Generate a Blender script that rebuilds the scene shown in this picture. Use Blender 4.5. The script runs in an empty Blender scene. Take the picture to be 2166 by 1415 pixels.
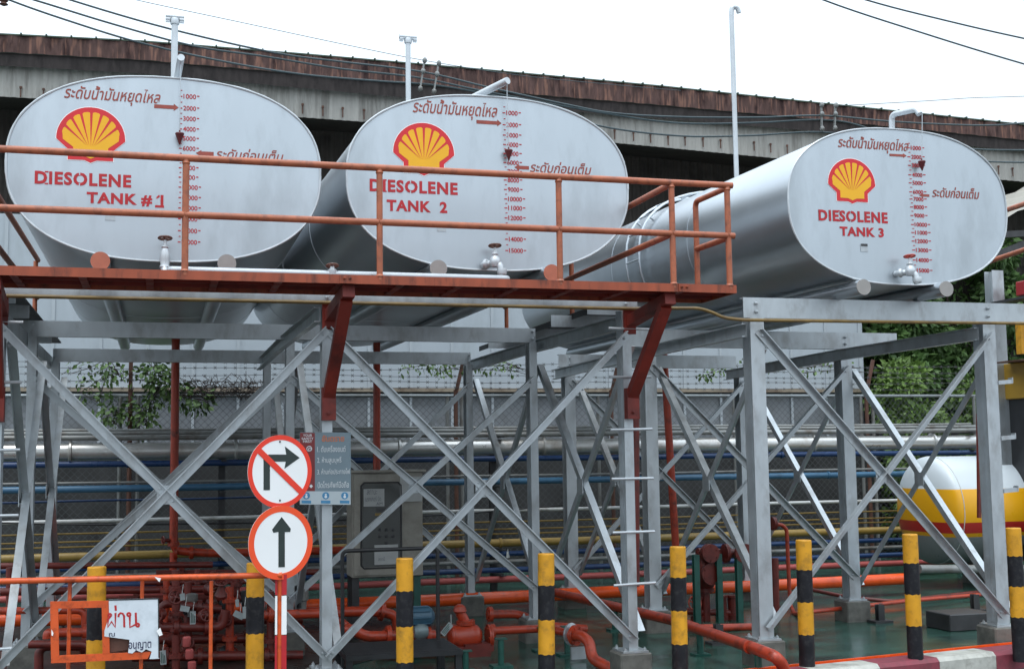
import bpy, bmesh, math, random
from mathutils import Vector, Matrix
R = math.radians
random.seed(7)
scene = bpy.context.scene
col = scene.collection

# ------------------------------------------------------------------ camera
PW, PH, FOC = 2166.0, 1415.0, 2638.0
YAW, PITCH, ROLL = R(15.81), R(5.571), R(-0.764)
EYE = Vector((0, 0, 1.65))
fw = Vector((math.sin(YAW)*math.cos(PITCH), math.cos(YAW)*math.cos(PITCH), math.sin(PITCH)))
r0 = Vector((math.cos(YAW), -math.sin(YAW), 0)); u0 = r0.cross(fw)
RT = math.cos(ROLL)*r0 + math.sin(ROLL)*u0
UP = -math.sin(ROLL)*r0 + math.cos(ROLL)*u0
cam = bpy.data.cameras.new('camera'); camo = bpy.data.objects.new('camera', cam); col.objects.link(camo)
M4 = Matrix((RT, UP, -fw)).transposed().to_4x4(); M4.translation = EYE
camo.matrix_world = M4
cam.sensor_width = 36; cam.sensor_fit = 'HORIZONTAL'; cam.lens = 36*FOC/PW
cam.clip_start = 0.05; cam.clip_end = 600
scene.camera = camo

# ------------------------------------------------------------------ sky, sun, exposure
SUN_EL, SUN_AZ = R(70), R(205)          # soft light from behind the camera, high
w = bpy.data.worlds.new('World'); scene.world = w; w.use_nodes = True
nt = w.node_tree; bg = nt.nodes['Background']
sky = nt.nodes.new('ShaderNodeTexSky'); sky.sky_type = 'NISHITA'; sky.sun_disc = False
sky.sun_elevation = SUN_EL; sky.sun_rotation = SUN_AZ; sky.dust_density = 4; sky.air_density = 1.2
hs = nt.nodes.new('ShaderNodeHueSaturation'); hs.inputs['Saturation'].default_value = 0.25
mx = nt.nodes.new('ShaderNodeMixRGB'); mx.inputs[0].default_value = 0.78
mx.inputs[2].default_value = (9.6, 11.0, 12.3, 1)
nt.links.new(sky.outputs[0], hs.inputs['Color']); nt.links.new(hs.outputs[0], mx.inputs[1])
tcw = nt.nodes.new('ShaderNodeTexCoord'); spw = nt.nodes.new('ShaderNodeSeparateXYZ'); nt.links.new(tcw.outputs['Generated'], spw.inputs[0])
mrw = nt.nodes.new('ShaderNodeMapRange'); mrw.inputs[1].default_value = 0.0; mrw.inputs[2].default_value = 0.9   # overcast: zenith about three times the horizon
mrw.inputs[3].default_value = .78; mrw.inputs[4].default_value = 2.3; nt.links.new(spw.outputs[2], mrw.inputs[0])
mlw = nt.nodes.new('ShaderNodeMixRGB'); mlw.blend_type = 'MULTIPLY'; mlw.inputs[0].default_value = 1
nt.links.new(mx.outputs[0], mlw.inputs[1]); nt.links.new(mrw.outputs[0], mlw.inputs[2])
nt.links.new(mlw.outputs[0], bg.inputs[0]); bg.inputs[1].default_value = 0.13
sl = bpy.data.lights.new('sun', 'SUN'); sl.energy = 1.15; sl.angle = R(25); sl.color = (1, .97, .93)
so = bpy.data.objects.new('sun', sl); col.objects.link(so)
sd = Vector((math.sin(SUN_AZ)*math.cos(SUN_EL), math.cos(SUN_AZ)*math.cos(SUN_EL), math.sin(SUN_EL)))
so.rotation_euler = sd.to_track_quat('Z', 'Y').to_euler()
vs = scene.view_settings
scene.display_settings.display_device = 'sRGB'
vs.view_transform = 'Standard'; vs.look = 'None'; vs.exposure = -0.28; vs.gamma = 1; vs.use_curve_mapping = False

# ------------------------------------------------------------------ helpers
def ray(x, y):
    return RT*((x-PW/2)/FOC) - UP*((y-PH/2)/FOC) + fw
def at(x, y, Y):                       # point of the plane Y = const seen at a photo pixel
    d = ray(x, y); return EYE + d*(Y/d.y)
def az(x, y, Z):
    d = ray(x, y); return EYE + d*((Z-EYE.z)/d.z)
def lin(r, g, b):
    f = lambda v: (v/255/12.92 if v <= 10 else ((v/255+.055)/1.055)**2.4)
    return (f(r), f(g), f(b))

class MB:
    def __init__(s): s.v = []; s.f = []; s.m = []; s.cur = 0
    def add(s, vs, fs):
        o = len(s.v); s.v += [tuple(v) for v in vs]
        for f in fs: s.f.append(tuple(i+o for i in f)); s.m.append(s.cur)
        return s
    def box(s, x0, x1, y0, y1, z0, z1):
        return s.add([(x0,y0,z0),(x1,y0,z0),(x1,y1,z0),(x0,y1,z0),(x0,y0,z1),(x1,y0,z1),(x1,y1,z1),(x0,y1,z1)],
              [(0,3,2,1),(4,5,6,7),(0,1,5,4),(1,2,6,5),(2,3,7,6),(3,0,4,7)])
    def cbox(s, c, sx, sy, sz): return s.box(c[0]-sx/2,c[0]+sx/2,c[1]-sy/2,c[1]+sy/2,c[2]-sz/2,c[2]+sz/2)
    def bar(s, p, q, prof, up=(0,0,1)):   # closed profile (side, up) swept from p to q
        p, q = Vector(p), Vector(q); d = (q-p).normalized(); up = Vector(up)
        side = d.cross(up)
        if side.length < 1e-4: side = d.cross(Vector((0,1,0)))
        side.normalize(); u = side.cross(d)
        n = len(prof)
        vs = [p+side*a+u*b for a, b in prof]+[q+side*a+u*b for a, b in prof]
        ar = sum(prof[i][0]*prof[(i+1)%n][1]-prof[(i+1)%n][0]*prof[i][1] for i in range(n))
        fs = [(i, (i+1)%n, (i+1)%n+n, i+n) for i in range(n)]+[tuple(range(n-1,-1,-1)), tuple(range(n, 2*n))]
        if ar > 0: fs = [tuple(reversed(f)) for f in fs]
        return s.add(vs, fs)
    def rect(s, p, q, a, b, up=(0,0,1)): return s.bar(p, q, [(-a/2,-b/2),(a/2,-b/2),(a/2,b/2),(-a/2,b/2)], up)
    def tube(s, pts, r, n=10, caps=True):
        pts = [Vector(p) for p in pts]; rs = r if isinstance(r, (list, tuple)) else [r]*len(pts)
        vs = []; fs = []; prev = None
        for i, p in enumerate(pts):
            if i == 0: d = pts[1]-p
            elif i == len(pts)-1: d = p-pts[i-1]
            else: d = (pts[i+1]-p).normalized()+(p-pts[i-1]).normalized()
            d.normalize()
            if prev is None:
                a = d.orthogonal().normalized()
            else:
                a = prev-d*prev.dot(d)
                a = a.normalized() if a.length > 1e-5 else d.orthogonal().normalized()
            prev = a; b = d.cross(a)
            for k in range(n):
                t = 2*math.pi*k/n; vs.append(p+(a*math.cos(t)+b*math.sin(t))*rs[i])
        for i in range(len(pts)-1):
            for k in range(n):
                fs.append((i*n+k, i*n+(k+1)%n, (i+1)*n+(k+1)%n, (i+1)*n+k))
        if caps: fs += [tuple(range(n-1,-1,-1)), tuple(range((len(pts)-1)*n, len(pts)*n))]
        return s.add(vs, fs)
    def cyl(s, p, q, r, n=16): return s.tube([p, q], r, n)
    def bent(s, pts, r, rad=.1, n=10, seg=5):   # pipe with rounded elbows
        pts = [Vector(p) for p in pts]; out = [pts[0]]
        for i in range(1, len(pts)-1):
            a, b, c = pts[i-1], pts[i], pts[i+1]
            k = min(rad, (a-b).length*.45, (c-b).length*.45)
            p0 = b+(a-b).normalized()*k; p1 = b+(c-b).normalized()*k
            for j in range(seg+1):
                t = j/seg; out.append(p0*(1-t)**2+b*2*t*(1-t)+p1*t*t)
        out.append(pts[-1]); return s.tube(out, r, n)
    def lathe(s, c, ax, prof, n=16):            # (distance along axis, radius)
        c = Vector(c); ax = Vector(ax).normalized()
        return s.tube_rings([c+ax*h for h, _ in prof], [r for _, r in prof], ax, n)
    def tube_rings(s, cs, rs, ax, n):
        a = ax.orthogonal().normalized(); b = ax.cross(a); vs = []; fs = []
        for c, r in zip(cs, rs):
            for k in range(n):
                t = 2*math.pi*k/n; vs.append(c+(a*math.cos(t)+b*math.sin(t))*max(r, 1e-4))
        for i in range(len(cs)-1):
            for k in range(n): fs.append((i*n+k, i*n+(k+1)%n, (i+1)*n+(k+1)%n, (i+1)*n+k))
        fs += [tuple(range(n-1,-1,-1)), tuple(range((len(cs)-1)*n, len(cs)*n))]
        return s.add(vs, fs)
    def poly(s, pts, y, th=.002):               # (X, Z) outline facing the camera side (-Y), real thickness
        n = len(pts)
        ar = sum(pts[i][0]*pts[(i+1)%n][1]-pts[(i+1)%n][0]*pts[i][1] for i in range(n))
        if ar < 0: pts = pts[::-1]
        vs = [(a, y, b) for a, b in pts]+[(a, y+th, b) for a, b in pts]
        fs = [tuple(range(n)), tuple(range(2*n-1, n-1, -1))]+[(i, i+n, (i+1)%n+n, (i+1)%n) for i in range(n)]
        return s.add(vs, fs)
    def torus(s, c, ax, rr, r, n=16, m=6):
        ax = Vector(ax).normalized(); a = ax.orthogonal().normalized(); b = ax.cross(a); c = Vector(c)
        vs = []; fs = []
        for i in range(n):
            t = 2*math.pi*i/n; d = a*math.cos(t)+b*math.sin(t)
            for j in range(m):
                u = 2*math.pi*j/m; vs.append(c+d*(rr+r*math.cos(u))+ax*r*math.sin(u))
        for i in range(n):
            for j in range(m): fs.append((i*m+j, ((i+1)%n)*m+j, ((i+1)%n)*m+(j+1)%m, i*m+(j+1)%m))
        return s.add(vs, fs)
    def build(s, name, mats, parent=None, smooth=True, bevel=0):
        me = bpy.data.meshes.new(name); off = Vector((0,0,0))
        if parent is not None:
            p = parent
            while p is not None: off = off+p.location; p = p.parent
        me.from_pydata([(v[0]-off.x, v[1]-off.y, v[2]-off.z) for v in s.v], [], s.f)
        if not isinstance(mats, (list, tuple)): mats = [mats]
        for m in mats: me.materials.append(m)
        me.polygons.foreach_set('material_index', s.m)
        me.update()
        bm = bmesh.new(); bm.from_mesh(me); bmesh.ops.recalc_face_normals(bm, faces=bm.faces[:]); bm.to_mesh(me); bm.free()
        if smooth:
            me.polygons.foreach_set('use_smooth', [True]*len(me.polygons)); me.set_sharp_from_angle(angle=R(38))
        o = bpy.data.objects.new(name, me); col.objects.link(o)
        if parent is not None: o.parent = parent
        if bevel:
            b = o.modifiers.new('bevel', 'BEVEL'); b.width = bevel; b.segments = 1; b.limit_method = 'ANGLE'
        return o

def tag(o, label, cat, group=None):
    o['label'] = label; o['category'] = cat
    if group: o['group'] = group
    return o
def struct(o): o['kind'] = 'structure'; return o
def stuff(o, label=None, cat=None):
    o['kind'] = 'stuff'
    if label: o['label'] = label; o['category'] = cat
    return o
def thing(name, loc, label, cat, group=None):
    o = bpy.data.objects.new(name, None); col.objects.link(o); o.location = loc; o.empty_display_size = .1
    return tag(o, label, cat, group)

# ------------------------------------------------------------------ materials
def mat(name, base, rough=.5, metal=0., var=.15, scale=6., bump=0., dirt=None, dirt_amt=.4, dirt_scale=3., stretch=(1,1,1), spec=.5, rvar=.12):
    m = bpy.data.materials.new(name); m.use_nodes = True; t = m.node_tree; n = t.nodes; L = t.links
    b = n['Principled BSDF']; b.inputs['Metallic'].default_value = metal
    b.inputs['Specular IOR Level'].default_value = spec
    tc = n.new('ShaderNodeTexCoord'); mp = n.new('ShaderNodeMapping'); mp.inputs['Scale'].default_value = stretch
    L.new(tc.outputs['Object'], mp.inputs[0])
    ns = n.new('ShaderNodeTexNoise'); ns.inputs['Scale'].default_value = scale; ns.inputs['Detail'].default_value = 6
    L.new(mp.outputs[0], ns.inputs['Vector'])
    cr = n.new('ShaderNodeValToRGB'); cr.color_ramp.elements[0].position = .3; cr.color_ramp.elements[1].position = .7
    cr.color_ramp.elements[0].color = tuple(c*(1-var) for c in base)+(1,)
    cr.color_ramp.elements[1].color = tuple(min(c*(1+var), .95) for c in base)+(1,)
    L.new(ns.outputs[0], cr.inputs[0]); out = cr.outputs[0]
    if dirt:
        n2 = n.new('ShaderNodeTexNoise'); n2.inputs['Scale'].default_value = dirt_scale; n2.inputs['Detail'].default_value = 8
        n2.inputs['Roughness'].default_value = .65; L.new(mp.outputs[0], n2.inputs['Vector'])
        c2 = n.new('ShaderNodeValToRGB'); e = c2.color_ramp.elements
        e[0].position = .5; e[0].color = (0,0,0,1); e[1].position = .68; e[1].color = (dirt_amt,)*3+(1,)
        L.new(n2.outputs[0], c2.inputs[0])
        mm = n.new('ShaderNodeMixRGB'); mm.inputs[2].default_value = tuple(dirt)+(1,)
        L.new(c2.outputs[0], mm.inputs[0]); L.new(out, mm.inputs[1]); out = mm.outputs[0]
    L.new(out, b.inputs['Base Color'])
    mr = n.new('ShaderNodeMapRange'); mr.inputs[3].default_value = max(rough-rvar, .03); mr.inputs[4].default_value = min(rough+rvar, 1)
    L.new(ns.outputs[0], mr.inputs[0]); L.new(mr.outputs[0], b.inputs['Roughness'])
    if bump:
        bp = n.new('ShaderNodeBump'); bp.inputs['Strength'].default_value = bump; bp.inputs['Distance'].default_value = .02
        L.new(ns.outputs[0], bp.inputs['Height']); L.new(bp.outputs[0], b.inputs['Normal'])
    return m
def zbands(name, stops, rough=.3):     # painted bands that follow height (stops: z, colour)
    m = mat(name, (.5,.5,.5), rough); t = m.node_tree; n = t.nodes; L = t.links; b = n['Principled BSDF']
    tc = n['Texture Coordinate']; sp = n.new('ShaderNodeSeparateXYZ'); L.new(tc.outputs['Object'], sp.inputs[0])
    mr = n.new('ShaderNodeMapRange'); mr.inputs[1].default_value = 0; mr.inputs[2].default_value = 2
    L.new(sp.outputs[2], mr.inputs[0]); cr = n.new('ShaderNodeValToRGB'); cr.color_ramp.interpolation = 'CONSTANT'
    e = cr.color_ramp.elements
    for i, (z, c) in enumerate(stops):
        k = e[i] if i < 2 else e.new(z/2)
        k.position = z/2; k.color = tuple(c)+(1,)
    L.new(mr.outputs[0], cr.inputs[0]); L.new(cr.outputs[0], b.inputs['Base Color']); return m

SILVER = mat('aluminium_paint', (.56,.59,.61), .45, .45, .05, 2.5, .05, dirt=(.40,.41,.42), dirt_amt=.35, dirt_scale=1.6)
SHELLM = mat('aluminium_shell', (.54,.575,.605), .32, .92, .06, 1.2, .03, dirt=(.40,.42,.43), dirt_amt=.25, dirt_scale=1.3, rvar=.05)
GALV = mat('grey_steel', (.48,.515,.535), .36, .6, .10, 9, .05, dirt=(.26,.25,.24), dirt_amt=.55, dirt_scale=6, stretch=(1,1,.5))
WHITEM = mat('silver_fitting', (.52,.55,.57), .38, .5, .08, 9, .05)
RAIL = mat('rail_paint', lin(164,92,62), .45, 0, .16, 8, .08, dirt=lin(96,56,44), dirt_amt=.7, dirt_scale=14)
DECKM = mat('deck_paint', lin(150,70,42), .5, 0, .18, 5, .06, dirt=lin(52,28,22), dirt_amt=.75, dirt_scale=6, stretch=(2,2,.5))
UNDER = mat('red_oxide', lin(124,38,26), .55, 0, .2, 4, .06, dirt=lin(50,14,12), dirt_amt=.7, dirt_scale=3)
PIPER = mat('red_pipe_paint', lin(172,60,34), .32, 0, .18, 7, .03, dirt=lin(58,26,20), dirt_amt=.8, dirt_scale=7)
PIPEO = mat('orange_pipe_paint', lin(226,84,28), .24, 0, .1, 6, .03, dirt=lin(150,50,22), dirt_amt=.4, dirt_scale=5)
PIPED = mat('dark_red_paint', lin(104,36,28), .42, 0, .2, 7, .05, dirt=lin(44,18,16), dirt_amt=.6, dirt_scale=8)
ORAIL = mat('orange_rail', lin(205,84,34), .4, 0, .12, 9, .04, dirt=lin(70,32,22), dirt_amt=.6, dirt_scale=16)
BLUE = mat('blue_pipe', lin(34,62,104), .3, 0, .15, 5, .03, dirt=lin(20,34,66), dirt_amt=.5, dirt_scale=5)
TEAL = mat('teal_pipe', lin(62,104,134), .35, 0, .12, 5, .03, dirt=lin(40,70,90), dirt_amt=.5, dirt_scale=6)
YELP = mat('yellow_pipe', lin(146,120,58), .4, 0, .15, 6, .03, dirt=lin(84,64,30), dirt_amt=.6, dirt_scale=6)
WHP = mat('white_pipe', lin(196,198,196), .4, 0, .1, 6, .03, dirt=lin(110,104,96), dirt_amt=.5, dirt_scale=5)
GRP = mat('grey_pipe', lin(128,130,128), .4, .2, .15, 6, .03, dirt=lin(84,70,58), dirt_amt=.7, dirt_scale=4)
PINKP = mat('faded_red_pipe', lin(176,84,80), .4, 0, .12, 6, .03)
LAG = mat('pipe_cladding', (.62,.62,.60), .32, .6, .08, 3, .04, dirt=(.25,.20,.15), dirt_amt=.6, dirt_scale=3)
GREENP = mat('green_stand', lin(34,84,74), .4, 0, .15, 7, .03, dirt=lin(24,40,36), dirt_amt=.6, dirt_scale=8)
BLACK = mat('black_paint', (.018,.018,.02), .4, 0, .3, 8, .04)
DARKM = mat('dark_steel', (.05,.05,.052), .45, .3, .25, 8, .05)
CONC = mat('footing_concrete', (.13,.125,.11), .75, 0, .3, 12, .3, dirt=(.05,.05,.045), dirt_amt=.7, dirt_scale=5)
RUST = mat('rusty_steel', lin(92,62,50), .7, 0, .3, 9, .15, dirt=lin(60,34,26), dirt_amt=.6, dirt_scale=10)
CABM = mat('cabinet_paint', lin(150,146,136), .45, 0, .1, 4, .03, dirt=lin(86,80,72), dirt_amt=.5, dirt_scale=3)
PAPER = mat('paper', lin(176,178,176), .7, 0, .06, 14)
GLASS = mat('dusty_window', lin(78,80,78), .18, 0, .12, 3)
REDP = mat('letter_red', lin(178,30,38), .5, 0, .12, 20)
BROWNP = mat('letter_brown', lin(150,70,58), .55, 0, .15, 20)
EMR = mat('emblem_red', lin(208,36,44), .4, 0, .04, 6)
EMY = mat('emblem_yellow', lin(238,176,20), .4, 0, .04, 6)
SIGW = mat('sign_white', (.86,.87,.86), .35, 0, .02, 4)
SIGR = mat('sign_red', (.80,.045,.02), .35, 0, .04, 5)
SIGO = mat('sign_orange_red', (.86,.085,.02), .35, 0, .05, 5)
SIGB = mat('sign_black', (.022,.035,.032), .5, 0, .2, 9)
BOLY = mat('bollard_yellow', lin(206,146,24), .5, 0, .14, 9, .08, dirt=lin(120,88,30), dirt_amt=.65, dirt_scale=11)
BOLK = mat('bollard_black', (.011,.011,.014), .5, 0, .3, 9, .06, dirt=(.05,.05,.05), dirt_amt=.5, dirt_scale=24, spec=.25)

for m_ in (BOLY, BOLK):                                     # each bollard wears differently
    n__ = m_.node_tree.nodes; oi = n__.new('ShaderNodeObjectInfo'); mu = n__.new('ShaderNodeMath'); mu.operation = 'MULTIPLY'; mu.inputs[1].default_value = 37
    m_.node_tree.links.new(oi.outputs['Random'], mu.inputs[0]); m_.node_tree.links.new(mu.outputs[0], n__['Mapping'].inputs['Location'])
GREENG = mat('green_yard_paint', lin(50,82,72), .2, 0, .3, 2.6, .28, dirt=lin(24,30,28), dirt_amt=.92, dirt_scale=1.5, stretch=(.7,1.3,1), rvar=.15, spec=.4)
ASPH = mat('wet_asphalt', (.05,.05,.052), .35, 0, .3, 30, .3)

# ------------------------------------------------------------------ ground, road, kerb
GZ = -.08
m = MB(); m.add([(-300,-300,-.16),(300,-300,-.16),(300,300,-.16),(-300,300,-.16)], [(0,1,2,3)])
struct(m.build('ground', mat('ground_earth', (.10,.095,.085), .8, 0, .3, 2)))
kd = (Vector((6.863,8.923,0))-Vector((4.877,8.60,0))).normalized(); kn = Vector((-kd.y, kd.x, 0)); kp = Vector((5.5,8.70,0))
def kpt(s, d, z): p = kp+kd*s+kn*d; return (p.x, p.y, z)
m = MB(); m.add([kpt(-40,.22,GZ), kpt(40,.22,GZ), (46,30,GZ), (-40,30,GZ)], [(0,1,2,3)])
struct(m.build('yard', GREENG))
m = MB(); m.add([kpt(-60,-.001,-.13), kpt(60,-.001,-.13), kpt(60,-40,-.13), kpt(-60,-40,-.13)], [(0,1,2,3)])
struct(m.build('road', ASPH))
m = MB(); rnd = random.Random(77); pts = []  # irregular patch of darker floor laid just above the yard at the left
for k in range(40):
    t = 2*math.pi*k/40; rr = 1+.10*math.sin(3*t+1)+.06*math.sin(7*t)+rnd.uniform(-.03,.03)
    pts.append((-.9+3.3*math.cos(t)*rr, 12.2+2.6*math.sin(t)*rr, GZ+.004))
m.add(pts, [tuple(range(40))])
struct(m.build('dark_floor_patch', mat('dark_concrete', lin(40,38,35), .3, 0, .35, 2.5, .3, dirt=lin(16,15,15), dirt_amt=.9, dirt_scale=1.5, rvar=.2, spec=.3)))
KW = mat('kerb_white', lin(176,176,168), .6, 0, .15, 10, .2, dirt=lin(96,92,84), dirt_amt=.6, dirt_scale=6)
KR = mat('kerb_red', lin(128,54,66), .6, 0, .15, 10, .2, dirt=lin(80,48,50), dirt_amt=.6, dirt_scale=6)
KW_kerb = MB()
for k in range(-26, 20):
    KW_kerb.cur = 1 if k % 2 == 0 else 0
    a = -.13+k*.60; b = a+.597
    pr = [(0,-.16),(0,-.01),(.03,.02),(.235,.02),(.235,-.16)]
    vs_ = [kpt(a,d,z) for d, z in pr]+[kpt(b,d,z) for d, z in pr]
    KW_kerb.add(vs_, [(i,(i+1)%5,(i+1)%5+5,i+5) for i in range(5)]+[(4,3,2,1,0),(5,6,7,8,9)])
ke = KW_kerb.build('kerb', [KW, KR], smooth=False); struct(ke)
# orange painted conduit strip lying along the inner edge of the kerb
m = MB()
for d0, d1, z1 in ((.27,.34,-.01),(.36,.39,.01)):
    vs_ = [kpt(-2.2,d0,GZ),kpt(9,d0,GZ),kpt(9,d1,GZ),kpt(-2.2,d1,GZ),kpt(-2.2,d0,z1),kpt(9,d0,z1),kpt(9,d1,z1),kpt(-2.2,d1,z1)]
    m.add(vs_, [(0,3,2,1),(4,5,6,7),(0,1,5,4),(1,2,6,5),(2,3,7,6),(3,0,4,7)])
tag(m.build('conduit', PIPEO, smooth=False), 'flat orange conduit lying on the yard along the back of the red and white kerb', 'conduit')

# ------------------------------------------------------------------ warehouse and panel wall
def ribbed(mb, path, z0, z1, pitch=.12, depth=.02):   # corrugated sheet standing on a plan path (list of (x, y))
    for (xa, ya, za0, za1), (xb, yb, zb0, zb1) in zip(path, path[1:]):
        L = math.hypot(xb-xa, yb-ya); n = max(2, int(L/pitch)); nx, ny = (yb-ya)/L, -(xb-xa)/L
        vs_ = []
        for i in range(n*4+1):
            t = i/(n*4); o = (0, depth, depth, 0)[i % 4]
            x = xa+(xb-xa)*t+nx*o; y = ya+(yb-ya)*t+ny*o
            vs_ += [(x, y, za0+(zb0-za0)*t), (x, y, za1+(zb1-za1)*t)]
        mb.add(vs_, [(2*i, 2*i+2, 2*i+3, 2*i+1) for i in range(n*4)])
RF = mat('rusty_fascia', lin(86,66,62), .8, 0, .35, 3, .1, dirt=lin(42,27,28), dirt_amt=.98, dirt_scale=1.6, stretch=(5,5,1.2), spec=.2)
n_ = RF.node_tree.nodes; L_ = RF.node_tree.links      # pale rust streaks running down the sheet
tc_ = n_['Texture Coordinate']; mp_ = n_.new('ShaderNodeMapping'); mp_.inputs['Scale'].default_value = (13,13,1.5); L_.new(tc_.outputs['Object'], mp_.inputs[0])
no_ = n_.new('ShaderNodeTexNoise'); no_.inputs['Scale'].default_value = 1.6; no_.inputs['Detail'].default_value = 5; L_.new(mp_.outputs[0], no_.inputs['Vector'])
rp_ = n_.new('ShaderNodeValToRGB'); rp_.color_ramp.elements[0].position = .52; rp_.color_ramp.elements[1].position = .66
rp_.color_ramp.elements[0].color = (0,0,0,1); rp_.color_ramp.elements[1].color = (.5,.5,.5,1); L_.new(no_.outputs[0], rp_.inputs[0])
mm_ = n_.new('ShaderNodeMixRGB'); mm_.inputs[2].default_value = lin(158,116,98)+(1,)
bs_ = n_['Principled BSDF']; src = bs_.inputs['Base Color'].links[0].from_socket
L_.new(src, mm_.inputs[1]); L_.new(rp_.outputs[0], mm_.inputs[0]); L_.new(mm_.outputs[0], bs_.inputs['Base Color'])
CLAD = mat('pale_cladding', lin(160,158,152), .7, 0, .10, 2, .03, dirt=lin(98,94,88), dirt_amt=.65, dirt_scale=1.8, stretch=(4,4,.45))
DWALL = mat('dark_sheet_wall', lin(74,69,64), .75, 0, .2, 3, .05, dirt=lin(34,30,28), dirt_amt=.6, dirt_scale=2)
PANEL = mat('white_panel', lin(168,176,182), .5, 0, .07, 1.2, .02, dirt=lin(134,140,142), dirt_amt=.5, dirt_scale=1.2, stretch=(1.5,1.5,.5))
PLOW = mat('grey_lower_sheet', lin(122,126,130), .55, 0, .1, 1.5, .03, dirt=lin(84,82,78), dirt_amt=.6, dirt_scale=1.4)
wh = thing('warehouse', (6, 19.5, 0), 'long warehouse with a rusty brown roof edge above a pale ribbed cladding band', 'warehouse')
ax0, ax1 = -8, 34
roofpts = [(-40,100)]; path_px = [(0,75,130),(300,90,147),(640,117,178),(1000,148,212),(1400,185,243),(1700,217,268),(1950,243,292),(2166,266,313)]
def roofline(Y):
    P = [(at(x, t, Y), at(x, b, Y)) for x, t, b in path_px]
    return P
P = roofline(18.6)
ext = [(-10, P[0][0].z, P[0][1].z)]+[(p.x, p.z, q.z) for p, q in P]+[(30, P[-1][0].z-.35, P[-1][1].z-.35)]
m = MB(); ribbed(m, [(x, 18.6, t-(t-b)*.66, t) for x, t, b in ext], 0, 0, .35, .025); m.build('roof_edge', RF, wh, smooth=False)
m = MB(); ribbed(m, [(x, 18.625, b-.06, t-(t-b)*.665) for x, t, b in ext], 0, 0, .35, .012); m.build('gutter', mat('gutter_dark', lin(58,53,52), .8, 0, .3, 4, .05, dirt=lin(36,33,33), dirt_amt=.7, dirt_scale=3, stretch=(4,4,1), spec=.2), wh, smooth=False)
m = MB()
for (xa, ta, ba), (xb, tb, bb) in zip(ext, ext[1:]):       # roof sheet and soffit behind the edge
    m.add([(xa,18.57,ta+.02),(xb,18.57,tb+.02),(xb,30,tb+1.8),(xa,30,ta+1.8),(xa,18.57,ta),(xb,18.57,tb)], [(0,1,2,3),(4,5,1,0)])
    m.add([(xa,18.63,ba-.02),(xb,18.63,bb-.02),(xb,18.9,bb-.02),(xa,18.9,ba-.02)], [(0,3,2,1)])
x = -9.8
while x < 29:                                              # lap-joint nibs along the roof rim
    for (xa, ta, ba), (xb, tb, bb) in zip(ext, ext[1:]):
        if xa <= x < xb: tz = ta+(tb-ta)*(x-xa)/(xb-xa)
    m.box(x-.012, x+.012, 18.55, 18.7, tz+.012, tz+.036); x += .34
m.build('roof', mat('roof_moss', lin(70,84,70), .8, 0, .25, 4), wh, smooth=False)
m = MB(); cl = [(x, 18.74, z0, z1) for (x, z1), z0 in zip([(e[0], e[2]+.05) for e in ext], [at(x, y, 18.74).z for x, y in ((0,205),(0,205),(300,222),(640,249),(1000,275),(1400,312),(1700,341),(1950,365),(2166,385))]+[5.9])]
ribbed(m, cl, 0, 0, .13, .014); m.build('cladding', CLAD, wh, smooth=False)
m = MB(); ribbed(m, [(-10,20.4,-.16,7.5),(30,20.4,-.16,7.5)], 0, 0, .16, .03); m.build('lower_wall', DWALL, wh, smooth=False)
m = MB()
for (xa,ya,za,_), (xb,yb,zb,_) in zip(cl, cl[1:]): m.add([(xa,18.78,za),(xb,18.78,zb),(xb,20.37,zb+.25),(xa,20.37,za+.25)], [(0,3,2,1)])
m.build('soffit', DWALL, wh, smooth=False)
m = MB()                                                    # rusty fixing rods hanging on the cladding
for x_, y_ in ((44,186),(92,190),(640,222),(683,227),(725,230),(770,234),(1300,277),(1340,281),(1376,285),(1413,290),(1449,291),(1487,294),(1524,297),(1595,302),(1630,306),(1665,309),(2112,353),(2142,357)):
    p = at(x_, y_, 18.70); m.cyl(p, p-Vector((0,0,.14)), .010, 6); m.cyl(p+Vector((0,0,-.012)), p+Vector((0,0,.018)), .02, 8)
m.build('fixing_rods', RUST, wh)

pw = thing('panel_wall', (5, 19, -.08), 'tall white panel wall with thin vertical battens behind the chain link fence', 'wall')
X1 = at(1826, 760, 19).x
m = MB(); m.box(-9, X1, 19.0, 19.12, 2.72, 5.22); m.build('upper_panels', PANEL, pw, smooth=False)
m = MB(); m.box(-9, X1, 18.93, 19.12, 2.66, 2.717); m.build('flashing', mat('flashing', lin(140,128,112), .6, 0, .2, 5, .05, dirt=lin(84,62,46), dirt_amt=.8, dirt_scale=3), pw, smooth=False)
m = MB(); ribbed(m, [(-9,19.06,-.16,2.66),(X1,19.06,-.16,2.66)], 0, 0, .62, .012); m.build('lower_sheets', PLOW, pw, smooth=False)
m = MB(); x = -8.7
while x < X1:
    m.box(x-.025, x+.025, 18.98, 18.999, 2.72, 5.22); m.box(x-.02, x+.02, 19.02, 19.045, -.16, 2.65); x += .655
m.build('battens', mat('batten', lin(168,175,180), .5, 0, .05, 3), pw, smooth=False)

m = MB(); m.box(-9,X1,18.62,18.92,-.16,1.78); m.box(-9,X1+.02,18.60,18.925,1.781,1.83)  # low wall with a coping, in a mottled dark grey
tag(m.build('low_wall', mat('dark_low_wall', lin(62,62,62), .85, 0, .25, 2.5, .1, dirt=lin(36,36,36), dirt_amt=.7, dirt_scale=1.5, spec=.2), smooth=False), 'low dark wall behind the pipe rack and the fence', 'wall')

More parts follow.
